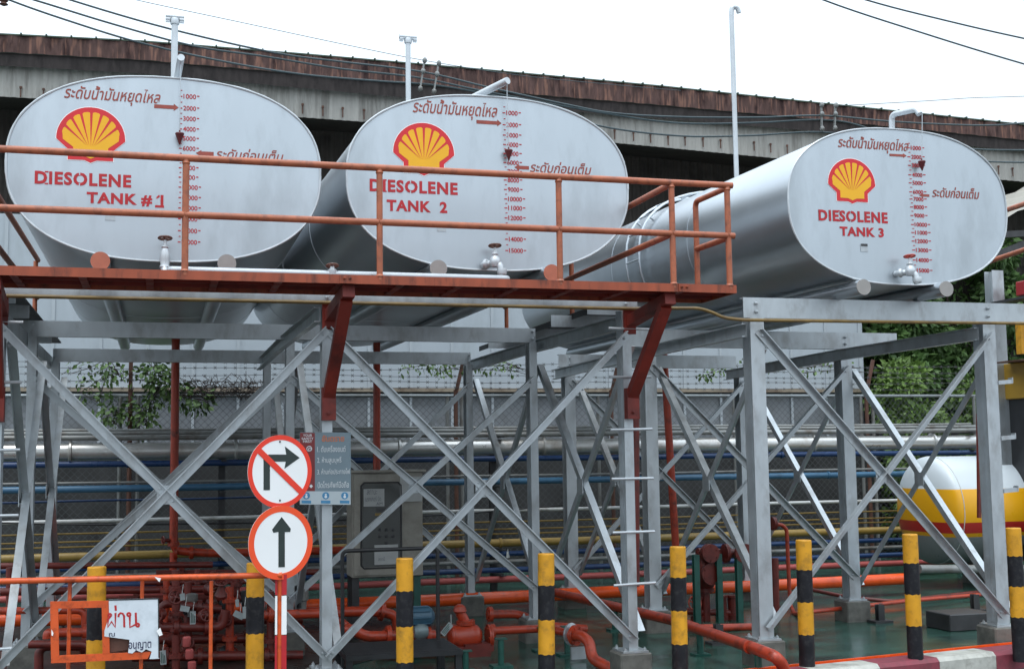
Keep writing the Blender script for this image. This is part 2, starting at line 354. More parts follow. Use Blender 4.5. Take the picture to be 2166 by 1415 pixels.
# ------------------------------------------------------------------ chain-link fence with barbed wire
fn = thing('chain_link_fence', (5, 17, GZ), 'galvanised chain link fence topped with five strands of barbed wire behind the pipes', 'fence')
FY, FT = 17.0, 2.50
FX0, FX1 = -3.2, at(2066, 860, 17).x
m = MB(); rw = .0032; z0, z1 = -.05, FT-.03; H = z1-z0; x = FX0-H
def wire(m, p, q, r):
    p, q = Vector(p), Vector(q); d = (q-p).normalized(); a = Vector((0,1,0)); b = d.cross(a)
    vs_ = []
    for c in (p, q):
        for k in range(3):
            t = 2*math.pi*k/3; vs_.append(c+(a*math.cos(t)+b*math.sin(t))*r)
    m.add(vs_, [(0,1,4,3),(1,2,5,4),(2,0,3,5)])
while x < FX1:
    a = max(x, FX0); b = min(x+H, FX1)
    if b > a:
        wire(m, (a, FY, z0+(a-x)), (b, FY, z0+(b-x)), rw); wire(m, (a, FY+.008, z1-(a-x)), (b, FY+.008, z1-(b-x)), rw)
    x += .095
m.build('mesh', mat('mesh_wire', lin(92,96,98), .5, .4, .2, 5), fn, smooth=False)
m = MB()
posts_px = [255,293,945,975,1263,1310,1550,1566,1818,1843,2057]
fx = [at(p, 850, FY).x for p in posts_px]
m.tube([(FX0,FY-.03,FT),(FX1,FY-.03,FT)], .024, 8)
m.build('top_rail', mat('galv_rail', lin(150,156,158), .4, .4, .12, 5, dirt=lin(96,84,72), dirt_amt=.5, dirt_scale=3), fn)
for xp in fx:
    m = MB(); m.cyl((xp,FY-.03,GZ), (xp,FY-.03,FT), .026, 8); m.build('post', GRP, fn)
for pxs in (276, 962, 1290, 1828):                           # angled steel arms that carry the barbed wire
    xp = at(pxs, 850, FY).x
    m = MB(); m.cyl((xp,FY-.06,GZ), (xp,FY-.06,FT+.08), .03, 8); m.rect((xp,FY-.06,FT+.02), (xp+(.12 if pxs > 300 else 0),FY-.1,FT+.55), .05, .05); m.build('wire_arm', RUST, fn)
m = MB()
for k in range(5):
    z = FT+.1+k*.085; pts = []; x = FX0
    while x < FX1+.1:
        pts.append((x, FY-.1, z+.012*math.sin(x*2.1+k*2))); x += .35
    m.tube(pts, .0045, 4); x = FX0
    while x < FX1:
        zz = z+.012*math.sin(x*2.1+k*2)
        wire(m, (x-.018,FY-.102,zz-.02), (x+.018,FY-.098,zz+.02), .004); wire(m, (x+.018,FY-.102,zz-.02), (x-.018,FY-.098,zz+.02), .004); x += .13
m.build('barbed_wire', mat('barbed', lin(84,84,84), .5, .4, .2, 5), fn, smooth=False)

# ------------------------------------------------------------------ writing
def text_polys(body, shear=0, offset=0, slits=(), space=1):
    cu = bpy.data.curves.new('text', 'FONT'); cu.body = body; cu.shear = shear; cu.offset = offset; cu.space_character = space
    cu.resolution_u = 3; cu.fill_mode = 'FRONT'
    o = bpy.data.objects.new('text', cu); col.objects.link(o); bpy.context.view_layer.update()
    dg = bpy.context.evaluated_depsgraph_get(); oe = o.evaluated_get(dg); me = oe.to_mesh()
    bm = bmesh.new(); bm.from_mesh(me); oe.to_mesh_clear()
    bpy.data.objects.remove(o); bpy.data.curves.remove(cu)
    bmesh.ops.remove_doubles(bm, verts=bm.verts, dist=1e-5)
    xs = [v.co.x for v in bm.verts]; ys = [v.co.y for v in bm.verts]
    x0, x1, y0, y1 = min(xs), max(xs), min(ys), max(ys)
    for a, b, c, d in slits:             # stencil bridges as fractions of the text box
        ax_, bx_ = x0+(x1-x0)*a, x0+(x1-x0)*b; cy_, dy_ = y0+(y1-y0)*c, y0+(y1-y0)*d
        for co, no in (((ax_,0,0),(1,0,0)), ((bx_,0,0),(1,0,0)), ((0,cy_,0),(0,1,0)), ((0,dy_,0),(0,1,0))):
            bmesh.ops.bisect_plane(bm, geom=bm.verts[:]+bm.edges[:]+bm.faces[:], plane_co=co, plane_no=no)
        dl = [f for f in bm.faces if ax_ < f.calc_center_median().x < bx_ and cy_ < f.calc_center_median().y < dy_]
        bmesh.ops.delete(bm, geom=dl, context='FACES')
    bm.verts.index_update(); bm.verts.ensure_lookup_table()
    lay = {}; k = 0                      # each separate stroke outline gets its own hair of depth
    for v in bm.verts:
        if v.index in lay: continue
        st = [v]; lay[v.index] = k
        while st:
            c = st.pop()
            for e in c.link_edges:
                n = e.other_vert(c)
                if n.index not in lay: lay[n.index] = k; st.append(n)
        k += 1
    vs_ = [(v.co.x, v.co.y, lay[v.index]) for v in bm.verts]; fs = [tuple(v.index for v in f.verts) for f in bm.faces]
    bm.free(); return vs_, fs, (x0, x1, y0, y1)
def put_text(mb, body, x0, x1, z0, z1, Y, shear=0, offset=0, slits=(), rise=0., space=1):
    vs_, fs, (a, b, c, d) = text_polys(body, shear, offset, slits, space)
    sx = (x1-x0)/(b-a); sz = (z1-z0)/(d-c)
    for i, f in enumerate(fs):
        mb.add([(x0+(vs_[j][0]-a)*sx, Y-.00012*(vs_[j][2] % 9)-.000012*(i % 9), z0+(vs_[j][1]-c)*sz+rise*(vs_[j][0]-a)/(b-a)) for j in f], [tuple(range(len(f)))])
def text_px(mb, body, px, Y, **kw):      # px = left, top, right, bottom of the words in the photo
    p = at(px[0], px[3], Y); q = at(px[2], px[1], Y); r_ = at(px[0], px[1], Y)
    put_text(mb, body, p.x, q.x, p.z, r_.z, Y, **kw)

# ------------------------------------------------------------------ tanks
def superel(cx_, cz_, a, b, n, k, ex=2.42):
    out = []
    for i in range(n):
        t = 2*math.pi*i/n; c, s = math.cos(t), math.sin(t)
        out.append((cx_+a*k*math.copysign(abs(c)**(2/ex), c), cz_+b*k*math.copysign(abs(s)**(2/ex), s)))
    return out
def pecten(mb, cx_, cz_, W_, Y):          # scallop emblem: red field, yellow shell, red ribs
    s = W_/430.0
    T = lambda x, y: (cx_+(x-580)*s, cz_-(y-857)*s)
    def arc(ox, oy, rx, ry, a0, a1, n):
        return [(ox+rx*math.cos(R(a0+(a1-a0)*i/n)), oy-ry*math.sin(R(a0+(a1-a0)*i/n))) for i in range(n+1)]
    left = [(437,1025),(436,955),(362,888)]; right = [(796,888),(722,955),(721,1025)]
    def outl(g):
        o = [(437-g,1028+g),(436-g,957),(364-g,892)]+arc(579,886,216+g,214+g,178,2,30)+[(795+g,892),(722+g,957),(721+g,1028+g),(618,1028+g),(579,1045+g*1.3),(540,1028+g)]
        return [T(*p) for p in o]
    mb.cur = 2; mb.poly(outl(5), Y+.0006, .001)
    mb.cur = 0; mb.poly(outl(0), Y-.0012, .0018)
    inner = [(470,1000),(470,940),(402,888),(401,860)]
    a_ = [172-i*(164/8) for i in range(9)]
    pts = []
    for i in range(8):
        t0, t1 = a_[i]-2.2, a_[i+1]+2.2
        for k in range(5):
            t = t0+(t1-t0)*k/4; rr = 180+ (6 if 0 < k < 4 else 0)
            pts.append((579+rr*math.cos(R(t)), 890-rr*math.sin(R(t))*1.0))
    ye = [(470,1000),(470,944),(404,893)]+pts+[(754,893),(688,944),(688,1000),(618,1002),(579,1018),(540,1002)]
    mb.cur = 1; mb.poly([T(*p) for p in ye], Y-.0026, .0014)
    mb.cur = 0
    for i in range(1, 8):
        t = R(a_[i]); d = (math.cos(t), -math.sin(t)); n_ = (-d[1], d[0])
        bx = 579+(i-4)*9; by = 936-abs(i-4)*3
        ex_, ey = 579+187*d[0], 890+187*d[1]
        mb.poly([T(bx, by), T(ex_+n_[0]*9, ey+n_[1]*9), T(ex_-n_[0]*9, ey-n_[1]*9)], Y-.0036, .001)

def handwheel(mb, c, ax, r=.045):
    mb.torus(c, ax, r, .008, 14, 5); a = Vector(ax).normalized().orthogonal().normalized(); b = Vector(ax).normalized().cross(a); c = Vector(c)
    for k in range(4):
        t = math.pi*k/2+.4; d = a*math.cos(t)+b*math.sin(t); mb.cyl(c, c+d*r, .006, 5)
    mb.cyl(c-Vector(ax).normalized()*.015, c+Vector(ax).normalized()*.012, .012, 8)

TY0, TY1 = 9.2, 15.95
def tank(no, c, a, b, skew, label, spec):
    X0, Z0 = c
    t = thing('fuel_tank', (X0, TY0, Z0-b), label, 'storage tank', 'silver oval fuel tanks on the steel stands')
    N = 96; m = MB(); rings = []
    prof = [(0, 1.0), (.004, 1.0)]+[(y, 1.0) for y in (.9, 1.8, 2.7, 3.6, 4.5, 5.4, 6.3, TY1-TY0)]
    for y, k in prof: rings.append([(x+skew*y, TY0+y, z) for x, z in superel(X0, Z0, a, b, N, k)])
    vs_ = [p for r_ in rings for p in r_]; fs = []
    for i in range(len(rings)-1):
        for k in range(N): fs.append((i*N+k, i*N+(k+1)%N, (i+1)*N+(k+1)%N, (i+1)*N+k))
    fs.append(tuple(range((len(rings)-1)*N, len(rings)*N))); m.add(vs_, fs)
    m.build('shell', SHELLM, t)
    m = MB(); vs_ = []; fs = []; K = (1.0, .8, .6, .4, .2)          # gently uneven front plate
    rnd = random.Random(no)
    for j, k in enumerate(K):
        for i, (x, z) in enumerate(superel(X0, Z0, a*.998, b*.998, N, k)):
            vs_.append((x, TY0-.006-(0 if j == 0 else .001), z))
    vs_.append((X0, TY0-.007, Z0))
    for j in range(4):
        for i in range(N): fs.append((j*N+i, j*N+(i+1)%N, (j+1)*N+(i+1)%N, (j+1)*N+i))
    for i in range(N): fs.append((4*N+i, 4*N+(i+1)%N, 5*N))
    m.add(vs_, fs); m.build('front_plate', FACEM, t)
    m = MB(); pts = superel(X0, Z0, a*1.0, b*1.0, N, 1.0)
    loop = [(x, TY0-.008, z) for x, z in pts]; loop.append(loop[0])
    m.tube(loop, [.007+.003*rnd.random() for _ in loop], 6, False); m.build('weld_rim', WHITEM, t)
    for j, y in enumerate((1.85, 3.7, 5.5)):                          # circumferential weld seams
        m = MB(); lp = [(x+skew*y, TY0+y, z) for x, z in superel(X0, Z0, a+.001, b+.001, N, 1.0)]; lp.append(lp[0])
        m.tube(lp, .003, 4, False); m.build('weld_seam', SHELLM, t)
    YF = TY0-.0100
    m = MB(); e0 = at(spec['emb'][0], spec['emb'][1], YF); e1 = at(spec['emb'][2], spec['emb'][3], YF)
    pecten(m, (e0.x+e1.x)/2, (e0.z+e1.z)/2, abs(e1.x-e0.x), YF); m.build('emblem', [EMR, EMY, SIGW], t, smooth=False)
    m = MB()
    nx0, ny0, nx1, ny1 = spec['name']
    for f_ in (.0, .89):                                   # serifs of the stencilled I
        p = at(nx0+(nx1-nx0)*.148, 0, YF); q = at(nx0+(nx1-nx0)*.186, 0, YF); zb_, zt_ = at(nx0, ny1, YF).z, at(nx0, ny0, YF).z
        p.z = zt_+(zb_-zt_)*(f_+.11); q.z = zt_+(zb_-zt_)*f_; m.poly([(p.x,p.z),(q.x,p.z),(q.x,q.z),(p.x,q.z)], YF+.0004, .001)
    text_px(m, 'DIESOLENE', spec['name'], YF, offset=.040, space=1.14, slits=((.453,.466,.80,1.01),(.453,.466,-.01,.20)))
    m.build('name_lettering', REDP, t, smooth=False)
    m = MB(); text_px(m, spec['tn'], spec['tank'], YF, offset=.040, space=1.1)
    if no == 1:                                            # foot and flag of the figure one
        for pl in (((328,434),(347,435),(347,440),(328,439)), ((331,417),(337,412),(338,417),(331,421))): m.poly([(at(x_,y_,YF).x, at(x_,y_,YF).z) for x_, y_ in pl], YF+.0004, .001)
    m.build('number_lettering', REDP, t, smooth=False)
    m = MB(); text_px(m, 'ระดับน้ำมันหยุดไหล', spec['th1'], YF, shear=.28, offset=.012); m.build('stop_level_writing', BROWNP, t, smooth=False)
    m = MB(); text_px(m, 'ระดับก่อนเต็ม', spec['th2'], YF, shear=.28, offset=.012); m.build('full_level_writing', BROWNP, t, smooth=False)
    m = MB()
    for (xa, y_, xb, h, side) in spec['arr']:
        p = at(xa, y_, YF); q = at(xb, y_, YF); hh = h*9.2/2638/2; dz = (q.z-p.z); Lx = q.x-p.x
        if side > 0: pl = [(p.x,p.z-hh),(q.x-.035,p.z-hh),(q.x-.035,p.z-hh*1.9),(q.x,p.z),(q.x-.035,p.z+hh*1.9),(q.x-.035,p.z+hh),(p.x,p.z+hh)]
        else: pl = [(q.x,p.z-hh),(p.x+.04,p.z-hh),(p.x+.04,p.z-hh*1.7),(p.x,p.z),(p.x+.04,p.z+hh*1.7),(p.x+.04,p.z+hh),(q.x,p.z+hh)]
        m.poly(pl, YF, .0015)
    m.build('level_arrows', BROWNP, t, smooth=False)
    m = MB()
    (xt, yt), (xb, yb) = spec['sc']; ys = spec['ys']
    for i, y_ in enumerate(ys):
        x_ = xt+(xb-xt)*(y_-yt)/(yb-yt); wd = spec['w']*(1 if i < 9 else 1.22)
        text_px(m, str((i+1)*1000), (x_, y_-spec['h'], x_+wd, y_+spec['h']), YF, offset=.018)
        for s0, s1 in ((-8, -2), (wd+2, wd+7)):
            p = at(x_+s0, y_, YF); q = at(x_+s1, y_, YF); m.poly([(p.x,p.z-.004),(q.x,p.z-.004),(q.x,p.z+.004),(p.x,p.z+.004)], YF, .001)
        ym = y_-(ys[1]-ys[0])*.5 if i == 0 else (y_+ys[i-1])/2
        p = at(x_-6, ym, YF); q = at(x_-2, ym, YF); m.poly([(p.x,p.z-.003),(q.x,p.z-.003),(q.x,p.z+.003),(p.x,p.z+.003)], YF, .001)
    m.build('gauge_scale', REDP, t, smooth=False)
    # float gauge: arm over the plate, wire, cone pointer
    m = MB(); pts = [Vector(p) for p in spec['arm']]
    m.bent(pts, spec['armr'], .06, 12); m.build('gauge_arm', WHITEM, t)
    ex_, ez = spec['wire'][0], spec['wire'][1]
    pt = at(spec['ptr'][0], spec['ptr'][1], 9.14)
    m = MB(); m.cyl((pt.x, 9.14, pt.z), (pt.x+(spec['arm'][-1][0]-pt.x)*.6, 9.12, spec['arm'][-1][2]-.01), .0035, 5); m.build('gauge_wire', GALV, t)
    m = MB(); m.lathe((pt.x, 9.14, pt.z+.045), (0,0,-1), [(0,.006),(.018,.006),(.02,.030),(.026,.033),(.105,.004)], 14); m.build('gauge_pointer', mat('pointer_paint', lin(96,36,38), .45, 0, .15, 20), t)
    # support pipes welded under the belly
    for (px_, py_), om in zip(spec['sup'], spec['supm']):
        p = at(px_, py_, 9.07); m = MB(); m.cyl((p.x,9.08,p.z), (p.x+skew*6.6, TY1-.2, p.z), .064, 18); o_ = m.build('support_pipe', SHELLM, t)
        m = MB(); m.lathe((p.x,9.085,p.z), (0,-1,0), [(0,.066),(.012,.066)], 20); m.build('end_cap', om, o_)
    # outlet valve
    vx_, vz = spec['valve']; p = at(vx_, vz, 9.05)
    m = MB()
    if spec['vt'] == 0:
        m.bent([(p.x,9.19,p.z-.01),(p.x,9.05,p.z-.01),(p.x,9.05,p.z-.12),(p.x,8.97,p.z-.2)], .026, .05)
        m.lathe((p.x,9.05,p.z-.13), (0,0,1), [(0,.03),(.02,.038),(.035,.03),(.07,.036),(.12,.033),(.15,.022),(.16,.028),(.175,.012),(.22,.010)], 14)
    else:
        m.bent([(p.x-.05,9.19,p.z),(p.x-.04,9.12,p.z),(p.x+.04,9.05,p.z),(p.x+.055,9.04,p.z-.10)], .028, .05)
        m.lathe((p.x-.04,9.12,p.z), (.8,-.6,0), [(-.02,.038),(0,.040),(.01,.03)], 14)
        m.lathe((p.x+.01,9.07,p.z), (0,0,1), [(-.03,.035),(0,.046),(.03,.042),(.055,.024),(.07,.028),(.09,.012),(.135,.010)], 14)
        m.lathe((p.x+.055,9.04,p.z-.045), (0,0,-1), [(0,.036),(.02,.04),(.045,.036)], 14)
    vv = m.build('outlet_valve', WHITEM, t)
    m = MB(); hz = p.z+(.095 if spec['vt'] == 0 else .135); hx = p.x if spec['vt'] == 0 else p.x+.01
    handwheel(m, (hx, 9.05 if spec['vt'] == 0 else 9.07, hz), (0,.12,1)); m.build('handwheel', spec['wm'], vv)
    m = MB(); x_, y_ = spec['plate']; p = at(x_, y_, YF)
    m.box(p.x-.034, p.x+.034, TY0-.012, TY0-.006, p.z-.035, p.z+.03); pl_ = m.build('nameplate', GALV, t, smooth=False)
    m = MB(); m.box(p.x-.030, p.x+.030, TY0-.016, TY0-.012, p.z+.012, p.z+.032); m.build('clip', DARKM, pl_, smooth=False)
    return t
FACEM = mat('tank_face_paint', (.50,.545,.58), .38, .82, .05, 1.6, .10, dirt=(.36,.39,.41), dirt_amt=.55, dirt_scale=1.3, rvar=.08, stretch=(2,2,.7))
WHEEL = mat('wheel_rust', lin(96,64,52), .6, 0, .25, 14)
WHEELR = mat('wheel_red', lin(170,66,56), .5, 0, .15, 14)
CAPO = mat('orange_cap', lin(176,104,80), .55, 0, .12, 14)
CAPG = mat('grey_cap', lin(150,146,142), .5, 0, .08, 14)

t1 = tank(1, (.037,3.748), 1.094, .675, 0.0, 'left silver oval tank whose lettering carries a hash mark, with one orange support end', dict(
    emb=(121,224,264,347), name=(73,361,278,389), tn='TANK # 1', tank=(183,406,346,432),
    th1=(135,178,340,216), th2=(456,312,600,336), arr=[(326,225,378,8,1),(414,324,452,8,-1)],
    sc=((388,204),(384,512)), ys=[204,229,251,273,293,314,335,355,375,396,418,440,463,488,512], w=27, h=5,
    arm=[(.09,9.5,4.40),(.09,9.5,4.48),tuple(at(383,122,9.06))], armr=.026, wire=(.1,4.6), ptr=(380,289),
    sup=[(212,552),(480,557)], supm=[CAPO, CAPG], valve=(349,532), vt=0, wm=WHEEL, plate=(233,456)))
t2 = tank(2, (2.455,3.76), 1.126, .684, -.035, 'middle silver oval tank between the hash mark tank and the far tank', dict(
    emb=(832,257,961,374), name=(782,378,968,405), tn='TANK  2', tank=(818,422,946,446),
    th1=(873,207,1052,247), th2=(1121,340,1251,364), arr=[(1008,258,1061,8,1),(1088,354,1119,8,-1)],
    sc=((1071,239),(1077,530)), ys=[239,264,286,306,325,344,363,381,401,421,440,461,482,506,530], w=24, h=5,
    arm=[(2.25,9.6,4.42),(2.28,9.58,4.47),tuple(at(1074,171,9.06))], armr=.028, wire=(2.6,4.5), ptr=(1076,324),
    sup=[(928,568),(1168,577)], supm=[CAPG, CAPO], valve=(1046,556), vt=1, wm=WHEEL, plate=(934,480)))
t3 = tank(3, (6.063,3.726), 1.059, .672, -.052, 'right hand silver oval tank set apart on its own stand, with a red valve wheel', dict(
    emb=(1750,331,1853,435), name=(1732,443,1877,467), tn='TANK 3', tank=(1777,479,1869,499),
    th1=(1773,286,1921,319), th2=(1972,394,2071,417), arr=[(1882,328,1918,6,1),(1944,413,1966,6,-1)],
    sc=((1927,313),(1940,572)), ys=[313,332,350,370,387,406,421,438,456,475,492,510,529,550,572], w=21, h=4.5,
    arm=[tuple(at(1886,274,9.5)-Vector((0,0,.06))),tuple(at(1886,243,9.5)),tuple(at(1938,232,9.2)),tuple(at(1945,242,9.17))], armr=.026, wire=(6.1,4.5), ptr=(1950,347),
    sup=[(1828,607),(2003,611)], supm=[CAPG, CAPG], valve=(1926,575), vt=1, wm=WHEELR, plate=(1828,524)))
p = at(637,516,12.2); m = MB(); m.rect((p.x-.07,12.15,p.z-.045), (p.x+.03,12.15,p.z+.05), .02, .09, (0,1,0)); m.build('lug', DARKM, t2, smooth=False)
# tall T-headed vents on tanks 1 and 2, gooseneck vent, hatch and ladder on tank 3
for t_, pxb, Yv, ptop, nm in ((t1, 366, 10.2, (370,40), 0), (t2, 863, 11.8, (863,82), 0)):
    tp = at(ptop[0], ptop[1], Yv); m = MB(); m.cyl((tp.x,Yv,4.40), (tp.x,Yv,tp.z), .026, 10); m.lathe((tp.x,Yv,tp.z-.05), (0,0,1), [(0,.036),(.03,.04),(.05,.034)], 12)
    v = m.build('vent_pipe', WHITEM, t_)
    hw = 19*Yv/2638; m = MB(); m.cyl((tp.x-hw,Yv,tp.z+.012), (tp.x+hw,Yv,tp.z+.012), .026, 12)
    m.cyl((tp.x-hw,Yv,tp.z-.012), (tp.x-hw+.035,Yv,tp.z-.012), .024, 10); m.cyl((tp.x+hw-.035,Yv,tp.z-.012), (tp.x+hw,Yv,tp.z-.012), .024, 10); m.build('vent_head', WHITEM, v)
Yv = 12.0
b0 = at(1558,375,Yv); b1 = at(1547,25,Yv)
m = MB(); m.bent([(b0.x,Yv,4.36),(b1.x,Yv,b1.z),(b1.x+.01,Yv,b1.z+.05),(b1.x+.075,Yv,b1.z+.05),(b1.x+.09,Yv,b1.z-.01)], .026, .045, 10)
m.rect((b0.x+.06,Yv,4.36), (b0.x+.06,Yv,4.62), .05, .05); m.build('gooseneck_vent', WHITEM, t3)
m = MB(); hp = at(1592,362,11.6); m.lathe((hp.x,11.6,4.36), (0,0,1), [(0,.13),(.05,.13),(.055,.15),(.08,.15),(.10,.08)], 18); m.build('hatch', WHITEM, t3)
def around(y, deg, off):               # point just outside the shell of tank 3
    t = R(deg); c, s = math.cos(t), math.sin(t); ex = 2.42
    return Vector((6.063-.052*(y-9.2)+(1.059+off)*math.copysign(abs(c)**(2/ex), c), y, 3.726+(.672+off)*math.copysign(abs(s)**(2/ex), s)))
m = MB()
for y in (12.05, 12.38):
    m.tube([around(y, d, .05) for d in range(100, 206, 7)], .012, 8)
    for d in (100, 150, 205): m.cyl(around(y, d, 0), around(y, d, .055), .010, 6)
for d in (110, 128, 146, 164, 182, 203): m.cyl(around(12.05, d, .05), around(12.38, d, .05), .009, 6)
m.build('side_ladder', SHELLM, t3)

# ------------------------------------------------------------------ steel stands
def Hs(b, h, t=.009): return [(-b/2,-h/2),(b/2,-h/2),(b/2,-h/2+t),(t/2,-h/2+t),(t/2,h/2-t),(b/2,h/2-t),(b/2,h/2),(-b/2,h/2),(-b/2,h/2-t),(-t/2,h/2-t),(-t/2,-h/2+t),(-b/2,-h/2+t)]
def Cs(b, h, t=.010): return [(0,-h/2),(b,-h/2),(b,-h/2+t),(t,-h/2+t),(t,h/2-t),(b,h/2-t),(b,h/2),(0,h/2)]
def Ls(a, t=.008): return [(0,0),(a,0),(a,t),(t,t),(t,a),(0,a)]
def bolt(m, c, r=.014, ax=(0,-1,0)): m.lathe(c, ax, [(0,r*1.3),(.004,r*1.3),(.0045,r),(.016,r),(.017,r*.5),(.026,r*.5)], 6)
def stand(t, cols, b, h, ztop, zb, zbeam, a=.06, footw=.26, ybz=None, ex=(0,0), cap=0):
    nr, nc = len(cols), len(cols[0])
    for r_ in range(nr):
        for c in range(nc):
            x, y = cols[r_][c]; zt = zbeam[r_][0]-.001
            m = MB(); m.bar((x,y,.145), (x,y,zt), Hs(b,h), (0,1,0)); m.build('column', GALV, t, smooth=False)
            m = MB(); m.cbox((x,y,.137), .21, .24, .014)
            for sx in (-.08,.08):
                for sy in (-.095,.095): bolt(m, (x+sx,y+sy,.144), .013, (0,0,1))
            m.build('base_plate', GALV, t, smooth=False)
            m = MB(); m.box(x-footw/2,x+footw/2,y-footw/2,y+footw/2,GZ-.02,.129); m.build('footing', CONC, t, smooth=False, bevel=.012)
    for r_ in range(nr):                                   # cross beams
        z0, z1, xa, xb = zbeam[r_]; y = cols[r_][0][1]-h/2
        m = MB(); zc = (z0+z1)/2
        m.bar((xa,y+.012,zc), (xb,y+.012,zc), [(s*-1, u) for s, u in Cs(.06, z1-z0)], (0,0,1))
        for c in range(nc):
            for dz in (-.035,.035): bolt(m, (cols[r_][c][0], y+.001, zc+dz), .012)
        m.build('cross_beam', GALV, t, smooth=False)
    for c in range(nc):                                    # long beams front to back
        for r_ in range(nr-1):
            p, q = cols[r_][c], cols[r_+1][c]
            za, zb_ = ybz[r_], ybz[r_+1]
            s = -(b/2+.004) if not (cap and c == nc-1) else b/2+.05
            m = MB(); m.bar((p[0]+s,p[1]-(.02 if r_ == 0 else 0),za), (q[0]+s,q[1]-(0 if r_ < nr-2 else -.25),zb_), [(u_[0]*-1-.0, u_[1]) for u_ in Cs(.05,.115)], (0,0,1)); m.build('long_beam', GALV, t, smooth=False)
    def xbrace(p0, p1, q0, q1, n):                         # two angles crossing with a bolted gusset between them
        n = Vector(n)
        for j, (u, v) in enumerate(((p0, p1), (q0, q1))):
            m = MB(); o_ = n*(.004 if j == 0 else .018); m.bar(Vector(u)+o_, Vector(v)+o_, [(k[0]-a/2, k[1]) for k in Ls(a)], n)
            d = (Vector(v)-Vector(u)).normalized()
            for e in (Vector(u)+d*.05, Vector(v)-d*.05): bolt(m, e+o_+n*.008, .011, n)
            m.build('brace', GALV, t, smooth=False)
        A, B_ = Vector(p0), Vector(p1); C_, D = Vector(q0), Vector(q1)
        c_ = (A+B_+C_+D)/4; d = (B_-A); d = Vector((d.x, d.y, 0)).normalized()
        m = MB(); m.bar(c_-d*.065-n*.002, c_+d*.065-n*.002, [(-.003,-.065),(.003,-.065),(.003,.065),(-.003,.065)], (0,0,1))
        for i in (-.045,.045):
            for j in (-.045,.045): bolt(m, c_+d*i+Vector((0,0,j))+n*.001, .010, n)
        m.build('gusset_plate', GALV, t, smooth=False)
    for r_ in range(nr):
        z1, z0 = ztop[r_], zb[r_]
        for c in range(nc-1):
            xa, ya = cols[r_][c]; xb, yb = cols[r_][c+1]; y = ya-h/2-.004
            xbrace((xa,y,z1),(xb,y,z0),(xa,y,z0),(xb,y,z1), (0,-1,0))
    for c in range(nc):
        for r_ in range(nr-1):
            xa, ya = cols[r_][c]; xb, yb = cols[r_+1][c]
            s = b/2+.004
            xbrace((xa+s,ya,2.50),(xb+s,yb,.26),(xa+s,ya,.26),(xb+s,yb,2.50), (1,0,0))
def rungs(t, x0, x1, y, zs, r=.011, tilt=.004):
    for i, z in enumerate(zs):
        m = MB(); m.cyl((x0,y,z-tilt*(i%3-1)), (x1,y,z+tilt*(i%2)), r, 8); m.build('rung', WHITEM, t)

s1 = thing('tank_stand', (1.2,11.4,GZ), 'wide grey cross braced steel stand under the left and middle tanks', 'steel stand')
C1 = [[(-1.08,9.30),(1.19,9.30),(3.56,9.30)],[(-1.06,11.45),(1.135,11.45),(3.43,11.45)],[(-1.035,13.6),(1.105,13.6),(3.33,13.6)]]
stand(s1, C1, .075, .14, [2.60,2.38,2.45], [.22,.40,.34], [(2.80,2.955,-1.5,3.66),(2.73,2.867,-1.10,3.46),(2.68,2.812,-1.06,3.35)], ybz=(2.72,2.705,2.68), cap=1)
rungs(s1, 3.40, 3.75, 9.215, [2.64,2.26,1.85,1.46,1.05,.65]); rungs(s1, -1.30, -.92, 9.215, [2.62,2.20,1.74,1.29,.85,.40])
s2 = thing('tank_stand', (5.8,11.6,GZ), 'grey steel stand with thick columns under the right hand tank', 'steel stand')
C2 = [[(4.80,9.50),(7.06,9.50)],[(4.71,11.65),(6.91,11.65)],[(4.58,13.8),(6.79,13.8)]]
stand(s2, C2, .125, .15, [2.66,2.52,2.50], [.22,.36,.34], [(2.775,2.947,4.685,8.1),(2.72,2.895,4.45,7.53),(2.67,2.82,4.45,6.70)], ybz=(2.675,2.655,2.605), footw=.27)
for z in (2.24,1.75,1.29,.86):                             # step brackets on the outer column
    m = MB(); m.rect((7.124,9.44,z), (7.27,9.44,z+.01), .05, .035); m.box(7.262,7.27,9.41,9.47,z-.005,z+.045); m.build('step_bracket', GALV, s2, smooth=False)

# ------------------------------------------------------------------ walkway platform with railing
pf = thing('walkway_platform', (1.2,8.7,2.84), 'rust orange walkway with tube railing along the fronts of the left and middle tanks', 'walkway')
DY0, DY1, DZ0, DZ1 = 8.42, 9.04, 2.838, 2.897
m = MB(); m.box(-2.3,4.13,DY0,DY0+.012,DZ0-.002,DZ1); m.box(-2.3,4.13,DY1-.012,DY1,DZ0-.002,DZ1); m.box(4.118,4.1305,DY0+.013,DY1-.013,DZ0-.002,DZ1)
m.build('edge_beam', DECKM, pf, smooth=False)
m = MB(); m.box(-2.3,4.117,DY0+.013,DY1-.013,DZ0+.032,DZ1-.005)
x = -2.2
while x < 4.1: m.box(x,x+.05,DY0+.013,DY1-.013,DZ0+.004,DZ0+.031); x += .42
for y in (8.60,8.82): m.box(-2.3,4.117,y,y+.006,DZ0+.002,DZ0+.030)
m.build('deck', UNDER, pf, smooth=False)
for x, w_ in ((1.22,.10),(3.705,.085)):
    m = MB(); m.box(x-w_/2,x+w_/2,DY0-.008,DY0,DZ1-.06,DZ1-.003)
    for s in (-.02,.02): bolt(m, (x+s,DY0-.008,DZ1-.025), .009)
    m.build('joint_plate', DECKM, pf, smooth=False)
